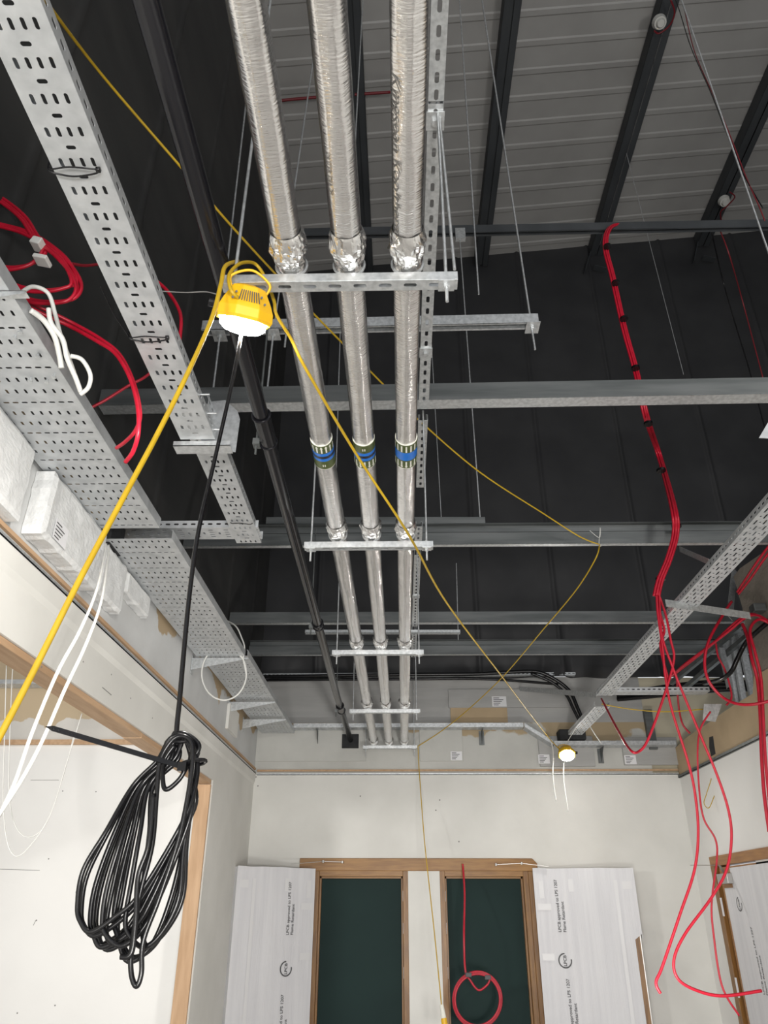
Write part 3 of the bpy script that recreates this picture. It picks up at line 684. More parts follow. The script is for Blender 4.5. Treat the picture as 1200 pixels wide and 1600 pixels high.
tag(build('architrave', MB().prism([(-1.12, YF-.022, 2.04), (1.45, YF-.022, 2.04), (1.45, YF-.022, 2.115), (1.40, YF-.022, 2.165), (-1.12, YF-.022, 2.165)], (0, .022, 0)), OAKH, bevel=.005), 'long oak head trim spanning both far doorways', 'architrave')
for x0, x1, lab in ((-1.04, -.955, 'oak side trim left of the left far doorway, behind the open leaf'), (1.345, 1.42, 'oak side trim right of the right far doorway')):
    tag(build('architrave', MB().box((x0, YF-.022, 0), (x1, YF-.001, 2.04)), OAK, bevel=.004), lab, 'architrave')
tag(build('centre_panel', MB().box((.055, YF-.012, 0), (.395, YF-.0005, 2.04)), PLAST), 'pale grey panel standing between the two far doorways', 'panel')

def logo(mb, fn, R):
    pts = lambda rad: [fn(rad*math.cos(t*math.pi/16), rad*math.sin(t*math.pi/16)) for t in range(32)]
    a, b = pts(R), pts(R*.82); mb.add(a+b, [(i, (i+1) % 32, 32+(i+1) % 32, 32+i) for i in range(25)])
    textmesh(mb, 'LPCB', R*.62, lambda u, v: fn(u-R*.72, v-R*.2), bold=.001)
def leaf(name, hx, hy, ang, side, wd, zt, lab, tcol, step=.0):
    """open door leaf: hinge at (hx,hy), swung out from the wall by ang degrees"""
    t = math.radians(ang); dx = side*math.cos(t); dy = -math.sin(t); D = Vector((dx, dy, 0)); Nn = Vector((-dy*side, dx*side, 0))
    if Nn.y > 0: Nn = -Nn        # towards the room
    H = Vector((hx, hy, 0)); r = bpy.data.objects.new(name, None); COL.objects.link(r); r.location = H; r['kind'] = 'structure'
    r['label'] = lab
    def slab(mb, a, b, z0_, z1_, n0, n1):
        p = [H+D*a+Nn*n0, H+D*b+Nn*n0, H+D*b+Nn*n1, H+D*a+Nn*n1]
        return mb.prism([q+Vector((0, 0, z0_)) for q in p], (0, 0, z1_-z0_))
    build('leaf_panel', slab(MB(), 0, wd-.012, .01, zt, 0, .044), OAK, r)
    build('intumescent_strip', slab(MB(), wd-.012, wd-.002, .01, zt, .012, .032), SILV, r)
    # corrugated wrap, front face and folded outer edge
    mb = MB(); nx, nz = 30, 40; vs = []
    for j in range(nz+1):
        for i in range(nx+1):
            u = .0+(wd+.012)*i/nx; z = .05+(zt+.004-.05)*j/nz
            cut = 1.42 if step else 0
            w_ = wd-.06 if (step and z < cut) else wd+.012
            u = w_*i/nx
            p = H+D*u+Nn*(.050+.005*abs(noise.noise(Vector((u*5, z*1.5, hx)))))+Vector((0, 0, z+.006*noise.noise(Vector((u*6, hx, 0)))*(j == nz))); vs.append(p)
    n = nx+1; mb.add(vs, [(j*n+i, j*n+i+1, (j+1)*n+i+1, (j+1)*n+i) for j in range(nz) for i in range(nx)])
    wr = build('protective_wrap', mb, PAPER, r, solid=.003)
    z0_ = 1.42 if step else .05
    build('wrap_edge', slab(MB(), wd+.010, wd+.014, z0_, zt, -.004, .055), PAPER, r)
    tp = MB(); 
    for (u, z, a, b) in ((.05, 1.86, .05, .16), (.02, 1.70, .14, .06), (wd-.12, 1.9, .1, .07), (.03, 1.25, .12, .06), (wd-.2, 1.0, .035, 1.9), (wd*.35, 1.9, .05, .12)):
        z1_ = min(zt-.01, z+b/2); slab(tp, u, u+a, max(.06, z-b/2), z1_, .0565, .0572)
    build('tape_strip', tp, TAPE, wr)
    ink = MB()
    def F_(u0, z_0, flip=1):
        # lettering reads upwards: text u -> +z, text v -> towards the left in view
        left = -D*side if side > 0 else D*1.0
        left = left if left.x < 0 else -left
        base = H+D*u0+Nn*.0585
        return lambda a, b: base+left*b+Vector((0, 0, z_0+a))
    for (u0, z_0, kind) in tcol:
        if kind == 'text':
            textmesh(ink, 'LPCB approved to LPS 1207', .042, F_(u0, z_0), bold=.0006)
            textmesh(ink, 'Flame Retardant', .042, F_(u0+.05*(1 if side > 0 else -1), z_0), bold=.0006)
            textmesh(ink, 'www.redbooklive.com', .018, F_(u0+.085*(1 if side > 0 else -1), z_0), bold=.0002) if False else None
        else:
            fn = F_(u0, z_0); logo(ink, fn, .068)
    build('printed_text', ink, INK, wr)
    return r, H, D, Nn
leaf('door_3', -.965, 8.93, 37, -1, .90, 2.055, 'open door leaf in white printed wrap left of the far doorways', ((.29, 1.44, 'text'), (.30, 1.15, 'logo'), (.31, .45, 'text')))
leaf('door_4', 1.39, 8.95, 9, 1, 1.02, 2.06, 'open door leaf in white printed wrap right of the far doorways, its lower corner torn back', ((.24, 1.47, 'text'), (.25, 1.22, 'logo'), (.27, .58, 'text')), 1)
# closer arms on the head trim
def closer(pts, lab):
    r = empty('folded_closer', pts[0], lab, 'door closer arm', 'closer arms on the far doors')
    build('arm_link', MB().bar(pts[0], pts[1], .016, .005), SILV, r); build('arm_link', MB().bar(pts[1], pts[2], .016, .005), SILV, r)
    for q_ in pts[:2]: build('pivot', MB().cyl(q_-Vector((0, 0, .012)), q_+Vector((0, 0, .012)), .013), SILV, r)
closer([W(535, 1347, y=8.95), W(505, 1346, y=8.9), W(456, 1350, y=8.75)], 'folded closer arm over the left far doorway')
closer([W(775, 1351, y=8.95), W(815, 1349, y=8.9), W(857, 1354, y=8.85)], 'folded closer arm over the right far doorway')
# door in the right wall
r = bpy.data.objects.new('door_5', None); COL.objects.link(r); r.location = (XR, 7.9, 0); r['kind'] = 'structure'
build('frame_head', MB().box((XR-.022, 6.3, 2.06), (XR+.10, 8.50, 2.15)), OAKY, r, bevel=.003)
build('jamb', MB().box((XR-.022, 8.40, 0), (XR+.10, 8.50, 2.06)), OAK, r, bevel=.003)
build('door_stop', MB().box((XR+.02, 8.34, 0), (XR+.10, 8.40, 2.03)), OAK, r)
build('leaf_panel', MB().box((XR+.0, 6.3, .01), (XR+.044, 8.33, 2.045)), OAKY, r)
ob = build('protective_wrap', MB().box((XR-.008, 6.3, .05), (XR-.004, 8.05, 2.03)).box((XR-.008, 8.05, .05), (XR-.004, 8.27, 1.86)), PAPER, r)
ink = MB(); f5 = lambda y_, z_: (lambda a, b: Vector((XR-.0095, y_+b, z_+a)))
textmesh(ink, 'LPCB approved to LPS 1207', .045, f5(7.80, 1.02), bold=.0006); textmesh(ink, 'Flame Retardant', .045, f5(7.74, 1.02), bold=.0006)
logo(ink, f5(7.98, 1.72), .06); logo(ink, f5(7.72, .86), .06)
build('printed_text', ink, INK, ob)
for z in (.95, 1.62): build('hinge_leaf', MB().box((XR-.024, 8.385, z), (XR-.01, 8.40, z+.16)), LAB, r)
cl = empty('door_closer', (XR-.05, 8.1, 1.95), 'silver closer body on the door in the right wall', 'door closer')
build('closer_body', MB().box((XR-.06, 8.02, 1.895), (XR-.006, 8.28, 1.985)), SILV, cl, bevel=.004)
build('closer_arm', MB().bar(W(1124, 1352, x=3.05), W(1079, 1352, y=8.0), .02, .006).bar(W(1124, 1352, x=3.05), (XR-.03, 8.15, 1.995), .02, .006), SILV, cl)

# ================================================================== WORK LIGHTS
def festoon(loc, axis, s, lab, lens, power):
    r = empty('work_light', loc, lab, 'work light', 'yellow festoon work lights')
    A = Vector(axis).normalized(); Q = A.to_track_quat('-Z', 'Y').to_matrix(); loc = Vector(loc)
    T = lambda x, y, z: loc + Q @ Vector((x*s, y*s, z*s))
    def loft(rings, n=8, ph=math.pi/8, name='housing', m=YELP, par=r, smooth=False):
        vs = []; 
        for (rx, ry, z) in rings:
            for k in range(n): vs.append(T(rx*math.cos(2*math.pi*k/n+ph), ry*math.sin(2*math.pi*k/n+ph), z))
        fs = [(i*n+k, i*n+(k+1) % n, (i+1)*n+(k+1) % n, (i+1)*n+k) for i in range(len(rings)-1) for k in range(n)]
        fs += [tuple(range(n))[::-1], tuple(range((len(rings)-1)*n, len(rings)*n))]
        return build(name, MB().add(vs, fs), m, par, smooth=smooth, bevel=0 if smooth else .002)
    h = loft([(.074, .066, .0), (.078, .070, .008), (.076, .068, .03), (.066, .058, .052), (.045, .036, .088), (.03, .02, .094)])
    loft([(.062, .056, .002), (.060, .054, -.014), (.045, .04, -.026), (.02, .018, -.031)], 24, 0, 'lens', lens, r, True)
    v = MB()
    for k in range(9):
        x = -.026+k*.0065
        v.bar(T(x, -.0645, .044), T(x*.8, -.047, .073), .0022*s, .002*s, A)
    build('vent_slots', v, INK, h)
    v = MB()
    for q in ((.03, -.052, .062), (-.035, -.052, .062), (.04, -.06, .045), (-.042, -.06, .045)): v.cyl(T(*q), T(q[0], q[1]-.006, q[2]), .003*s)
    build('screw', v, INK, h)
    hk = MB().tube(cr([T(-.045, 0, .08), T(-.05, 0, .11), T(0, .0, .135), T(.05, 0, .11), T(.045, 0, .08)], 6), .0035*s, 8)
    build('hook_loop', hk, YELP, r, smooth=True)
    build('cable_gland', MB().cyl(T(-.07, -.0, .03), T(-.095, -.0, .03), .012*s), BLK, r)
    l = bpy.data.lights.new('work_light_glow', 'SPOT'); l.energy = power; l.spot_size = math.radians(165); l.spot_blend = .6; l.shadow_soft_size = .05*s; l.color = (1, .96, .9)
    o = bpy.data.objects.new('work_light_glow', l); COL.objects.link(o); o.parent = r; o.location = Q @ Vector((0, 0, -.045*s)); o.rotation_mode = 'QUATERNION'; o.rotation_quaternion = A.to_track_quat('-Z', 'Y')
    return r
festoon(W(380, 503, y=1.69), (-.20, .50, -.84), 1.13, 'bright yellow work light hooked on the nearest pipe bracket', LENS, 130)
festoon(W(886, 1180, y=8.45), (.0, -.62, -.78), 1.25, 'lit yellow work light hanging against the far wall', LENS2, 30)

# ================================================================== YELLOW CABLES
yp = mix([(55, -20, 1.15), (70, 0, 1.2), (160, 118, 1.6), (280, 258, 1.95), (375, 368, 2.3), (480, 480, 2.9), (612, 614, 3.6), (655, 657, 3.9), (750, 738, 4.5), (850, 803, 5.0), (905, 838, 5.15), (937, 851, 5.2)])
yp2 = mix([(937, 851, 5.2), (930, 874, 5.2), (900, 922, 5.6), (850, 982, 6.3), (785, 1058, 7.3), (730, 1110, 8.2), (690, 1142, 8.6), (653, 1166, 8.8)])
yp3 = mix([(653, 1166, 8.8), (655, 1205, 8.8), (662, 1300, 8.6), (668, 1360, 8.5), (679, 1460, 8.3), (690, 1572, 8.1)])
r = empty('extension_lead', yp[0], 'yellow lead running from top left to the knotted hook, then down past the far doors', 'cable')
build('cable_run', MB().tube(cr(yp, 8)+cr(yp2, 8)[1:]+cr(yp3, 8)[1:], .0052, 8), YEL, r, smooth=True)
c = yp3[-1]
build('plug', MB().cyl(c+Vector((0, 0, .01)), c+Vector((.015, -.02, -.09)), .018, 12, .024), WBAND, r, smooth=False)
build('plug_collar', MB().cyl(c+Vector((.015, -.02, -.09)), c+Vector((.025, -.03, -.16)), .026, 12, .028), YELP, r)
c = yp[-1]
tag(build('tie_wire', MB().tube(cr([c+Vector((-.06, 0, .12)), c+Vector((.0, -.02, .05)), c+Vector((.02, -.01, .14)), c+Vector((-.005, 0, .0)), c+Vector((.012, 0, -.01))], 6), .0025, 5), WHT), 'pale tie holding the yellow lead to the double channel', 'tie')
L1 = W(360, 430, y=1.62)
ya = mix([(372, 408, 1.72), (352, 416, 1.60), (345, 445, 1.55), (330, 500, 1.5), (290, 590, 1.42), (245, 680, 1.38), (205, 755, 1.35), (130, 895, 1.3), (62, 1030, 1.28), (0, 1150, 1.26), (-40, 1220, 1.25)])
cable('yellow_flex', ya, .0062, YEL, 'yellow flex dropping from the near work light to the lower left edge')
cable('yellow_flex', mix([(378, 470, 1.62), (362, 455, 1.58), (358, 430, 1.60), (375, 412, 1.66), (398, 412, 1.74), (415, 435, 1.76), (428, 470, 1.76), (432, 492, 1.78), (455, 530, 1.9), (480, 580, 2.0), (560, 715, 2.5), (640, 838, 3.0), (700, 945, 4.0), (785, 1058, 6.0), (830, 1118, 7.6), (862, 1158, 8.5), (880, 1176, 8.6)]), .0055, YEL, 'yellow flex looped on the near light and running across the pipes to the far light')
cable('yellow_flex', mix([(940, 1100, 7.2), (985, 1108, 7.15), (1040, 1112, 7.1), (1100, 1108, 7.1)]), .005, YEL, 'thin yellow flex lying along the dusty cross tray at right')
cable('yellow_flex', mix([(1103, 1165, 8.3), (1108, 1190, 8.2), (1112, 1212, 8.1), (1104, 1240, 8.1), (1100, 1255, 8.1), (1108, 1262, 8.1), (1118, 1240, 8.1), (1128, 1230, 8.1)]), .004, YEL, 'little loop of yellow flex hanging by the right wall hole')
cable('tie_wire', mix([(880, 1170, 8.6), (898, 1140, 8.3), (905, 1128, 8.1)]), .003, WHT, 'pale string holding up the far work light', 'tie')
for i, (pts, lab) in enumerate((([(858, 1152, 8.6), (864, 1172, 8.6), (864, 1215, 8.6), (869, 1252, 8.6)], 'white tail hanging left of the far work light'),
                                ([(881, 1192, 8.6), (881, 1220, 8.6), (888, 1268, 8.6)], 'white tail hanging directly below the far work light'),
                                ([(918, 1128, 8.4), (928, 1145, 8.4), (940, 1162, 8.4)], 'short white tail hanging right of the far work light'))):
    cable('white_cable', mix(pts), .006, WHT, lab)

# ================================================================== WHITE CABLES
cable('white_cable', mix([(166, 850, 3.5), (163, 872, 3.2), (150, 925, 2.6), (125, 985, 2.2), (90, 1050, 2.0), (50, 1145, 1.9), (20, 1230, 1.85), (-20, 1310, 1.8)]), .0050, WHT, 'white cable from the cross tray sweeping to the lower left, left strand')
cable('white_cable', mix([(170, 852, 3.5), (168, 878, 3.2), (158, 940, 2.6), (135, 1005, 2.2), (100, 1080, 2.0), (65, 1160, 1.9), (30, 1225, 1.85), (-20, 1300, 1.8)]), .0050, WHT, 'white cable from the cross tray sweeping to the lower left, right strand')
cable('white_cable', mix([(10, 1040, 6.0), (8, 1120, 6.0), (5, 1240, 6.0), (10, 1310, 6.0), (25, 1338, 6.0), (50, 1318, 6.0), (80, 1270, 6.0), (105, 1190, 6.0), (128, 1115, 6.0)]), .0038, WHT, 'thin white cable hanging in a long loop inside the left opening')
cable('white_cable', mix([(20, 1040, 6.1), (16, 1130, 6.1), (14, 1230, 6.1), (22, 1285, 6.1), (42, 1308, 6.1), (70, 1290, 6.1), (95, 1225, 6.1), (118, 1140, 6.1)]), .0038, WHT, 'second, shorter hanging white loop inside the left opening')
loop = [(352+34*math.cos(t*math.pi/6)*1.05+3*(t % 2), 1050+42*math.sin(t*math.pi/6), 5.9+.02*math.sin(t)) for t in range(-4, 9)]
cable('white_cable', mix([(348, 967, 6.0), (368, 978, 5.9), (378, 998, 5.9), (382, 1012, 5.9)]+[(350+35*math.cos(math.radians(a)), 1052+42*math.sin(math.radians(a)), 5.88) for a in range(-30, 700, 40)]), .0065, WHT, 'white cable coiled in a round loop in front of the wall tray', sub=6)
wl = [([(28, 462, 1.95), (50, 448, 2.0), (75, 458, 2.05), (86, 490, 2.08), (95, 525, 2.1), (108, 560, 2.15), (122, 600, 2.2)], .008, 'flat white cable arching over the wide tray beside the red coil'),
      ([(48, 485, 1.95), (68, 500, 2.0), (85, 525, 2.05), (93, 555, 2.1), (96, 575, 2.12)], .010, 'thick white cable end curving down by the wide tray'),
      ([(76, 482, 2.0), (80, 505, 2.02), (98, 530, 2.06), (105, 560, 2.1), (118, 590, 2.15), (126, 612, 2.2)], .009, 'thick white cable twisting beside the wide tray edge'),
      ([(110, 556, 2.1), (128, 562, 2.12), (141, 585, 2.15), (138, 605, 2.18), (126, 616, 2.2)], .008, 'white cable in a small open loop by the wide tray edge')]
for p, rr, lab in wl: cable('white_cable', mix(p), rr, WHT, lab, group='white cables by the wide left tray')
cable('tie_wire', mix([(252, 455, 2.4), (290, 457, 2.3), (322, 456, 2.2), (345, 462, 1.9)]), .0022, WHT, 'thin pale wire between the narrow tray and the near work light', 'tie')

# ================================================================== RED CABLES
def redbundle(paths, r_, lab, name='red_cable_coil', ties=(), dup=1, spread=.011):
    root = empty(name, mix(paths[0])[0], lab, 'cable coil')
    for p in paths:
        base = mix(p)
        for k in range(dup):
            off = Vector((spread*math.cos(k*2.2), spread*.6*math.sin(k*2.2), spread*math.sin(k*2.2+.5))) if k else Vector((0, 0, 0))
            pts = [q+off+Vector((.004*noise.noise(q*3+Vector((k, 0, 0))), 0, .004*noise.noise(q*3+Vector((0, k, 0))))) for q in base]
            build('cable_turn', MB().tube(cr(pts, 8), r_, 8), RED, root, smooth=True)
    for (px, py, y, wx, wz, an) in ties:
        c = W(px, py, y=y); R = Matrix.Rotation(math.radians(an), 3, 'Y')
        build('wrap_tape', MB().box(c-Vector((wx, .028, wz)), c+Vector((wx, .028, wz)), R, c), WHT, root, bevel=.004)
    return root
yb = 2.2
redbundle([[(-30, 300, yb), (0, 312, yb), (35, 340, yb), (58, 375, yb), (85, 395, yb), (112, 425, yb), (122, 450, yb), (110, 468, yb), (80, 473, yb), (45, 470, yb), (10, 455, yb)],
           [(-30, 345, yb), (0, 352, yb), (35, 362, yb), (68, 380, yb), (100, 408, yb), (115, 440, yb), (100, 450, yb), (70, 455, yb), (35, 452, yb), (0, 440, yb)],
           [(-20, 416, yb), (15, 420, yb), (45, 414, yb), (62, 402, yb), (72, 385, yb)]], .0075, 'thick coil of red cable hanging at the left edge, taped with white', ties=((60, 382, yb-.02, .022, .018, 20), (66, 407, yb-.02, .03, .010, 15)), dup=4, spread=.012)
cable('red_cable', mix([(35, 475, 2.2), (70, 492, 2.25), (110, 510, 2.3), (150, 532, 2.3), (180, 552, 2.3), (203, 590, 2.3), (215, 635, 2.3), (216, 675, 2.3), (208, 705, 2.35), (196, 722, 2.4)]), .0085, RED, 'red cable curving in a big arc between the wide tray and the narrow tray')
cable('red_cable', mix([(44, 472, 2.22), (80, 488, 2.27), (120, 508, 2.32), (158, 530, 2.32), (188, 555, 2.32), (209, 598, 2.32), (219, 645, 2.32), (212, 672, 2.35), (196, 690, 2.4), (182, 700, 2.45)]), .0075, RED, 'second red cable following the big arc, turning back under the wide tray')
cable('red_cable', mix([(112, 412, 2.4), (135, 415, 2.6), (165, 411, 2.9)]), .007, RED, 'short straight red cable between the red coil and the narrow tray')
cable('red_cable', mix([(140, 638, 2.9), (165, 625, 2.9), (200, 603, 2.9), (225, 590, 2.9), (250, 570, 2.9)]), .007, RED, 'straight red cable rising from the wide tray under the narrow tray')
cable('red_cable', mix([(246, 440, 2.5), (262, 455, 2.5), (278, 480, 2.5), (283, 500, 2.5), (281, 530, 2.5)]), .008, RED, 'small red arc showing right of the narrow tray')
cable('red_cable', mix([(430, 158, 5.9), (470, 154, 5.9), (520, 150, 5.9), (610, 144, 5.9)]), .018, DRED, 'dark red conduit high behind the foil pipes', 'conduit')
# red bundle from the high strut
bp = [(1100, 352, 5.34), (1020, 353, 5.34), (965, 350, 5.3), (949, 362, 5.2), (947, 390, 5.2), (957, 430, 5.2), (975, 510, 5.2), (993, 575, 5.2), (1010, 650, 5.2), (1030, 710, 6.1), (1052, 790, 5.0), (1056, 830, 5.0), (1046, 870, 5.0), (1032, 905, 5.0), (1026, 930, 5.0)]
root = empty('red_cable_bundle', mix(bp)[2], 'bundle of red cables draped over the high strut and down the right side', 'cable bundle')
for k, (dx, dy) in enumerate(((0, 0), (.02, .01), (-.016, .012), (.004, .028))):
    pts = [q+Vector((dx, dy, 0)) for q in mix(bp)]; build('cable_turn', MB().tube(cr(pts, 8), .010, 8), RED, root, smooth=True)
for px, py in ((949, 385), (962, 442), (975, 498), (993, 575), (1013, 662), (1033, 735), (1057, 822), (1032, 905)):
    c = W(px, py, y=5.16); build('tie_band', MB().cyl(c-Vector((0, 0, .010)), c+Vector((0, 0, .010)), .036, 12), BLK, root)
yb = 5.0
for pts, lab in (
    ([(1026, 930, yb), (1028, 960, yb), (1035, 1010, yb), (1040, 1060, yb), (1050, 1110, yb), (1075, 1190, yb), (1086, 1240, yb), (1091, 1300, yb), (1085, 1360, yb), (1062, 1430, yb), (1035, 1510, yb), (1025, 1535, yb), (1032, 1552, yb)], 'red cable hanging lowest in the middle, its cut end beside the right white door leaf'),
    ([(1028, 925, yb), (1040, 960, yb), (1048, 1000, yb), (1053, 1030, yb), (1040, 1080, yb), (1015, 1150, yb), (1000, 1173, yb), (985, 1172, yb), (965, 1140, yb+.6), (940, 1092, yb+1.6)], 'pinkish red cable swinging left to the foot of the right side tray'),
    ([(1030, 920, yb), (1034, 990, yb), (1050, 1040, yb), (1070, 1090, yb), (1095, 1150, yb), (1120, 1210, yb), (1138, 1265, yb), (1143, 1310, yb), (1135, 1360, yb), (1110, 1405, yb), (1070, 1460, yb), (1053, 1500, yb), (1060, 1530, yb), (1090, 1548, yb), (1130, 1556, yb), (1190, 1548, yb)], 'red cable looping low and ending pointed at the right edge'),
    ([(1110, 1112, 6), (1094, 1140, 6), (1090, 1180, 6), (1093, 1240, 6), (1100, 1280, 6), (1118, 1312, 6), (1120, 1345, 6), (1112, 1410, 6), (1115, 1460, 6), (1128, 1540, 6), (1155, 1587, 6)], 'thinner dark red cable wandering in front of the right wall door'),
    ([(1028, 900, yb+.02), (1030, 950, yb+.02), (1038, 985, yb+.02), (1032, 1010, yb+.02), (1045, 1065, yb+.02)], 'short red cable twisted among the hanging strands')):
    cable('red_cable', mix(pts), .0085 if 'thinner' not in lab else .007, RED, lab, group='red cables hanging on the right')
cable('red_cable', mix([(1143, 940, 6.3), (1130, 960, 6.2), (1108, 1000, 6.1), (1101, 1035, 6.1), (1108, 1065, 6.1), (1130, 1090, 6.1), (1160, 1101, 6.0), (1200, 1096, 5.9), (1240, 1080, 5.9)]), .012, RED, 'thick red cable making a wide open loop against the stud frame')
cable('red_cable', mix([(1215, 985, 6.0), (1190, 965, 6.1), (1172, 960, 6.2), (1150, 972, 6.3), (1120, 1000, 6.5), (1090, 1025, 6.8), (1055, 1052, 7.1)]), .012, RED, 'red cable running along the ladder down to the left')
cable('red_cable', mix([(1210, 978, 6.0), (1185, 962, 6.1), (1165, 965, 6.2), (1140, 985, 6.35), (1105, 1012, 6.6), (1070, 1038, 6.9), (1050, 1056, 7.2)]), .012, RED, 'second red cable lying close along the ladder')
cable('red_cable', mix([(1160, 975, 6.2), (1168, 995, 6.1), (1175, 1030, 6.0), (1184, 1065, 6.0), (1188, 1120, 6.0), (1190, 1180, 6.0), (1194, 1240, 6.0), (1202, 1300, 6.0)]), .014, RED, 'thick red cable hanging straight down at the right edge')
cable('red_cable', mix([(1205, 975, 6.05), (1185, 968, 6.05), (1172, 985, 6.0), (1180, 1020, 5.95), (1189, 1060, 5.95), (1193, 1130, 5.95), (1197, 1200, 5.95), (1206, 1290, 5.95)]), .012, RED, 'second thick red cable hanging down at the right edge')
cable('red_cable', mix([(1152, 925, 6.0), (1165, 905, 5.8), (1185, 875, 5.5), (1215, 835, 5.2)]), .010, RED, 'red cable rising over the block wall at the right edge')
cable('red_cable', mix([(1154, 928, 6.0), (1172, 905, 5.75), (1195, 872, 5.45), (1220, 840, 5.2)]), .010, RED, 'second red cable rising beside the first over the block wall')
cable('red_cable', mix([(1118, 1002, 6.8), (1122, 1025, 6.8), (1132, 1045, 6.8), (1140, 1070, 6.8), (1143, 1090, 6.8), (1135, 1102, 6.8)]), .009, RED, 'ragged red cable tangled in front of the metal studs')
cable('red_cable', mix([(1057, 1050, 7.8), (1060, 1100, 7.9), (1066, 1130, 8.0), (1078, 1146, 8.0)]), .010, RED, 'red cable dropping beside the dark post at the far right corner')
# red coil in the right far doorway
yb = 8.5
root = empty('red_cable_coil', W(748, 1520, y=yb), 'red cable hanging in the right far doorway and coiled in a ring', 'cable coil')
build('cable_drop', MB().tube(cr(mix([(723, 1350, 8.9), (724, 1362, 8.88), (726, 1400, 8.7), (725, 1460, yb), (727, 1515, yb), (735, 1532, yb), (748, 1547, yb), (762, 1538, yb), (766, 1527, yb)]), 8), .010, 8), RED, root, smooth=True)
for k in range(3):
    build('cable_turn', MB().tube(cr([W(746+(38-k*1.5)*math.cos(t*math.pi/8), 1562+(44-k*2)*math.sin(t*math.pi/8), y=yb-.012*k) for t in range(16)], 4, True), .009, 8, closed=True), RED, root, smooth=True)
for px, py in ((732, 1523), (762, 1527)):
    c = W(px, py, y=yb-.02); build('tie_band', MB().box(c-Vector((.028, .03, .018)), c+Vector((.028, .03, .018))), INK, root, bevel=.004)
# alarm cables by the long rod and sounders on purlins
cable('alarm_cable', mix([(1060, -10, 4.5), (1068, 10, 4.5), (1085, 80, 4.5), (1115, 150, 4.3), (1140, 210, 4.2), (1165, 275, 4.2), (1185, 320, 4.2), (1195, 345, 4.2)]), .0045, DRED, 'dark red alarm cable tied alongside the long slanting rod')
cable('alarm_cable', mix([(1050, -10, 4.5), (1060, 12, 4.5), (1080, 75, 4.5), (1112, 148, 4.3), (1136, 210, 4.2), (1158, 265, 4.2), (1180, 305, 4.2), (1192, 325, 4.2)]), .0045, BLK, 'black alarm cable tied alongside the long slanting rod')
cable('alarm_cable', mix([(1125, 360, 5.37), (1140, 400, 5.37), (1160, 470, 6), (1180, 545, 6), (1192, 590, 6)]), .006, DRED, 'thin dark red cable crossing the black wall at right')
cable('alarm_cable', mix([(1112, 364, 5.37), (1130, 440, 6), (1150, 510, 6), (1170, 575, 6), (1198, 680, 6)]), .006, BLK, 'thin black cable crossing the black wall at right')
for px, py, zz, lab, loop_ in ((1032, 36, 10.9, 'round sounder with looped red wire on the middle right purlin', [(1048, 0), (1054, 20), (1046, 40), (1030, 52), (1022, 48)]), (1133, 316, 10.95, 'round sounder hanging on the farthest right purlin', [(1128, 350), (1126, 332), (1136, 322), (1148, 308), (1140, 300)])):
    c = W(px, py, z=zz); r = empty('alarm_sounder', c, lab, 'sounder', 'alarm sounders on the roof purlins')
    build('sounder_body', MB().cyl(c+Vector((0, .02, .06)), c, .085, 20, .07), DEVW, r); build('sounder_cap', MB().cyl(c, c-Vector((0, .01, .03)), .055, 20, .04), DEVW, r)
    build('wire_loop', MB().tube(cr([W(a, b, z=zz-.02) for a, b in loop_], 8), .010, 6), DRED, r, smooth=True)

# ================================================================== BLACK CABLES
yb = 1.5
cable('black_cable', mix([(378, 512, 1.68), (373, 545, 1.62), (360, 610, 1.58), (335, 720, 1.55), (310, 830, yb), (297, 920, yb), (288, 1010, yb), (281, 1090, yb), (276, 1140, yb), (277, 1165, yb)]), .0052, BLK, 'black cable hanging from the near work light down to the large coil')
root = empty('black_cable_coil', W(285, 1160, y=yb), 'large hanging coil of black cable bunched by a tie in front of the left opening', 'cable coil')
random.seed(21)
LO = [(121,1420,143,1456,216),(127,1428,150,1462,224),(141,1440,160,1480,232),(146,1436,168,1484,238),(150,1442,160,1476,228),(160,1440,190,1478,250),(166,1452,185,1470,240),
      (178,1440,200,1502,268),(184,1450,210,1496,276),(178,1432,196,1470,246),(196,1440,225,1480,280),(216,1430,230,1478,286)]
for k, (lx, ly, bx, by, rx) in enumerate(LO):     # left-hand reach, lowest point and right-hand spread of every turn
    j = lambda a: random.uniform(-a, a); dy = (k % 5-2)*.014+j(.008); g = j(5)
    g = j(11); P_ = [(284+g, 1151+j(8)), (303+j(9), 1166+j(5)), (304+j(8), 1198), (298+j(8), 1255), (298-(300-rx)*.38+j(3), 1320), (rx, 1400), (rx*.55+bx*.45, by-26), (bx, by), (lx+5, ly+20), (lx, ly-5),
          (lx+9, ly-60), (lx+8+(250-lx)*.28, 1300), (lx+(252-lx)*.66, 1228), (248+k*2.5+j(4), 1188), (264+k*1.4+g*.5, 1158+k*.9+j(4))]
    build('cable_turn', MB().tube(cr([W(a, b, y=yb+dy*(.4 if b < 1230 else 1)) for a, b in P_], 7, True), .0044, 8, closed=True), BLK, root, smooth=True)
P_ = [(283, 1150), (299, 1160), (300, 1200), (282, 1300), (250, 1400), (224, 1470), (221, 1520), (213, 1541), (205, 1520), (206, 1480), (218, 1400), (238, 1320), (245, 1240), (250, 1190), (266, 1160)]
build('cable_turn', MB().tube(cr([W(a, b, y=yb-.04) for a, b in P_], 7, True), .0044, 8, closed=True), BLK, root, smooth=True)
P_ = [(240, 1240), (232, 1320), (216, 1370), (212, 1440), (205, 1490), (188, 1495)]
build('cable_turn', MB().tube(cr([W(a, b, y=yb-.05) for a, b in P_], 7), .0047, 8), BLK, root, smooth=True)
build('cable_turn', MB().tube(cr(mix([(272, 1165, yb-.02), (256, 1190, yb-.02), (255, 1225, yb-.02), (262, 1233, yb-.02), (280, 1218, yb-.02), (292, 1198, yb-.02)]), 7), .0046, 8), BLK, root, smooth=True)
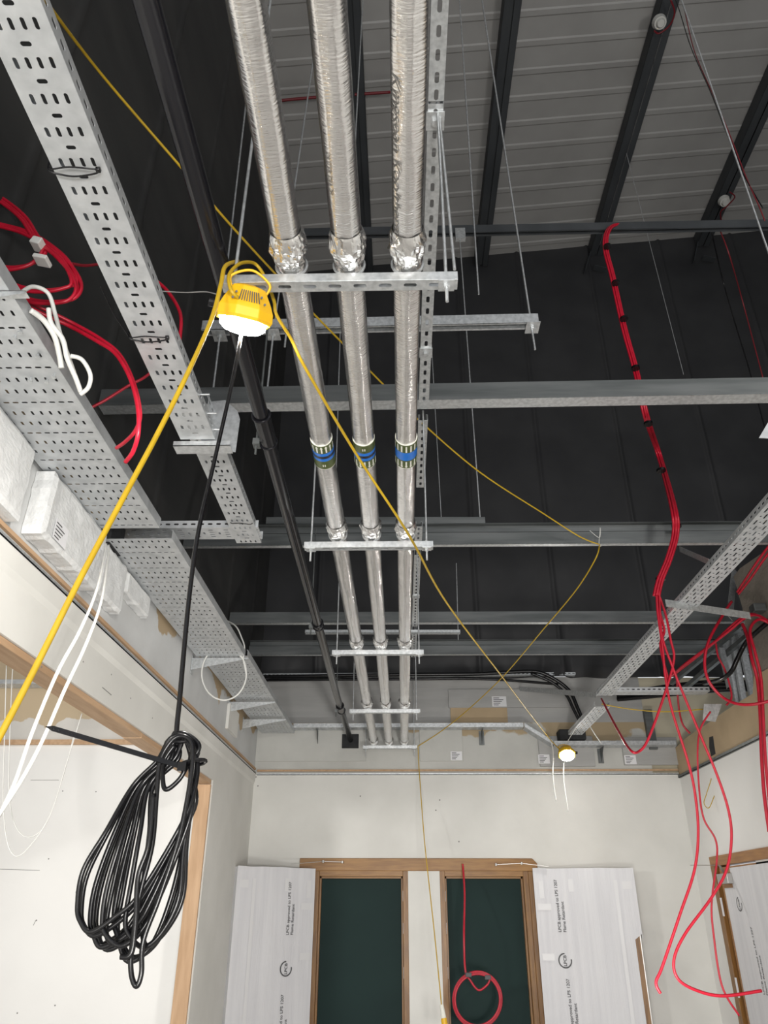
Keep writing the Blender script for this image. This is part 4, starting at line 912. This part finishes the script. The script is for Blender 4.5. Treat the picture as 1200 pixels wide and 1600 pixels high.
c0 = W(303, 1192, y=yb); 
build('tie_band', MB().tube([c0+Vector((.022*math.cos(t*math.pi/10), .022*math.sin(t*math.pi/10), .004*math.cos(t*math.pi/10))) for t in range(20)], .004, 6, closed=True), BLK, root)
t0 = W(70, 1135, y=yb-.12); t1 = W(78, 1132, y=yb-.12); e0 = W(285, 1198, y=yb-.03)
mb = MB(); A_ = W(82, 1138, y=yb-.12); mb.bar(A_, e0, .002, .0095, (0, .3, 1)); u_ = Vector((0, 0, .00475))
mb.prism([A_-u_, t0, A_+u_], (0, .002, 0)); mb.box(e0-Vector((.008, .006, .008)), e0+Vector((.008, .006, .008)))
build('tie_tail', mb, BLK, root)
cp = lambda k: [(395, 1058+k, 8.84), (500, 1056+k, 8.84), (640, 1054+k, 8.84), (745, 1053+k, 8.84), (800, 1050+k, 8.82), (840, 1050+k, 8.8), (868, 1062+k, 8.8), (890, 1080+k, 8.8), (902, 1105+k, 8.8), (910, 1125+k, 8.8)]
cable('black_cable', mix(cp(0)), .022, BLK, 'thick black cable along the foot of the membrane, curving down to the right, upper')
cable('black_cable', mix([(395, 1063, 8.86), (500, 1062, 8.86), (640, 1061, 8.86), (760, 1061, 8.86), (872, 1069, 8.86)]), .016, BLK, 'straight black cable along the foot of the far membrane, lower')
cable('black_cable', mix([(830, 1052, 8.75), (862, 1066, 8.75), (884, 1085, 8.75), (896, 1108, 8.75), (906, 1128, 8.75)]), .018, BLK, 'black cable curving down beside the other thick one')
for k, lab in enumerate(('lowest of the fat black cables sagging across to the stud frame', 'middle fat black cable sagging across to the stud frame', 'upper fat black cable sagging across to the stud frame')):
    cable('black_cable', mix([(965, 1092-k*4, 8.6), (1010, 1088-k*5, 8.4), (1060, 1083-k*6, 8.2), (1120, 1078-k*6, 8.0), (1185, 1076-k*4, 7.8)]), .030, BLK, lab)
cable('black_cable', mix([(1100, 1068, 7.2), (1125, 1062, 6.8), (1142, 1050, 6.6), (1152, 1030, 6.5), (1165, 1005, 6.4), (1185, 985, 6.2), (1215, 960, 6.0)]), .020, BLK, 'black cable climbing from the stud frame to the right edge')

# metal ladder and studs leaning behind the right wall
r = empty('metal_stud_bundle', W(1110, 1050, y=7.3), 'grey metal stud track running down behind the right wall', 'metal studs')
for (a, b, c, d, y1, y2, nm) in ((1048, 1068, 1170, 968, 7.6, 6.6, 'top_rail'), (1062, 1082, 1178, 985, 7.6, 6.6, 'bottom_rail')):
    p, q = W(a, b, y=y1+.3), W(c, d, y=y2+.5); build(nm, MB().bar(p, q, .05, .04), DSTEEL, r)
    build(nm, MB().bar(p+Vector((0, -.03, .02)), q+Vector((0, -.03, .02)), .008, .008), GALV, r)
for i, (a, b, c, d, wd) in enumerate(((1135, 1000, 1158, 1096, .09), (1146, 992, 1163, 1090, .05), (1156, 985, 1178, 1085, .06), (1128, 1012, 1142, 1070, .05))):
    p, q = W(a, b, y=7.5-.06*i), W(c, d+4, y=7.4-.06*i)
    tag(build('metal_stud', MB().bar(p, q, wd, .003, (0, 1, 0)).bar(p+Vector((wd/2, .02, 0)), q+Vector((wd/2, .02, 0)), .003, .04, (0, 1, 0)).bar(p-Vector((wd/2, -.02, 0)), q-Vector((wd/2, -.02, 0)), .003, .04, (0, 1, 0)), GALV),
        ('widest grey metal stud leaning under the ladder rails', 'narrow grey stud just right of the widest one', 'grey stud nearest the block wall', 'short grey stud leaning farthest left')[i], 'metal stud', 'loose metal studs by the block wall')
tag(build('slotted_plate', MB().prism([W(1100, 1100, y=6.9), W(1128, 1100, y=6.9), W(1118, 1128, y=6.9), W(1098, 1125, y=6.9)], (0, .003, 0)), GALV), 'dusty slotted plate at the right end of the cross tray', 'tray piece')
tag(build('corner_post', MB().box((2.84, 8.93, 3.30), (2.93, 9.0, 3.75)), DSTEEL), 'dark metal post at the far right wall corner', 'post')
tag(build('junction_box', MB().box(W(1176, 957, y=6.2)-Vector((0, .05, 0)), W(1192, 945, y=6.2)+Vector((0, .05, 0))), DSTEEL, bevel=.006), 'small grey box fixed on the block wall under the red cables', 'junction box')
tag(build('wall_hole', MB().prism([W(1108, 1152, x=XR-.002), W(1114, 1150, x=XR-.002), W(1116, 1165, x=XR-.002), W(1118, 1178, x=XR-.002), W(1111, 1182, x=XR-.002), W(1108, 1168, x=XR-.002)], (.001, 0, 0)), FOAM), 'ragged dark hole in the tan board of the right wall', 'hole')

# screw holes, pencil lines and smudges left on the painted walls
MARK = mat('pencil_grey', (.22, .22, .21), rough=.9)
def dots(mb, pts, r_, **k):
    for px, py in pts:
        c = W(px, py, **k); a = Vector((1, 0, 0)) if 'y' in k else Vector((0, 1, 0)); e = Vector((0, -.0015, 0)) if 'y' in k else Vector((.0015, 0, 0))
        mb.prism([c+a*r_*math.cos(t*math.pi/4)+Vector((0, 0, r_*math.sin(t*math.pi/4))) for t in range(8)], e)
    return mb
OBJ = bpy.data.objects
mb = dots(MB(), ((98, 1236), (150, 1237), (119, 1394), (57, 1438), (76, 1342), (86, 1571), (27, 1583)), .006, y=7.2)
for a, b in (((0, 1358), (62, 1360)), ((48, 1219), (92, 1219)), ((52, 1446), (56, 1438))): mb.bar(W(*a, y=7.199), W(*b, y=7.199), .002, .004)
build('screw_holes', mb, MARK, OBJ['wall_back_room'])['kind'] = 'stuff'
mb = dots(MB(), ((400, 1214), (403, 1228), (687, 1250), (681, 1266), (717, 1315), (563, 1244)), .008, y=9.0)
build('screw_holes', mb, MARK, OBJ['wall_far'])['kind'] = 'stuff'
mb = dots(MB(), ((65, 1042), (174, 1054), (204, 1091), (238, 1122), (130, 1034)), .005, x=XL)
mb.bar(W(160, 1074, x=XL+.001), W(174, 1086, x=XL+.001), .002, .004)
build('screw_holes', mb, MARK, OBJ['wall_left'])['kind'] = 'stuff'
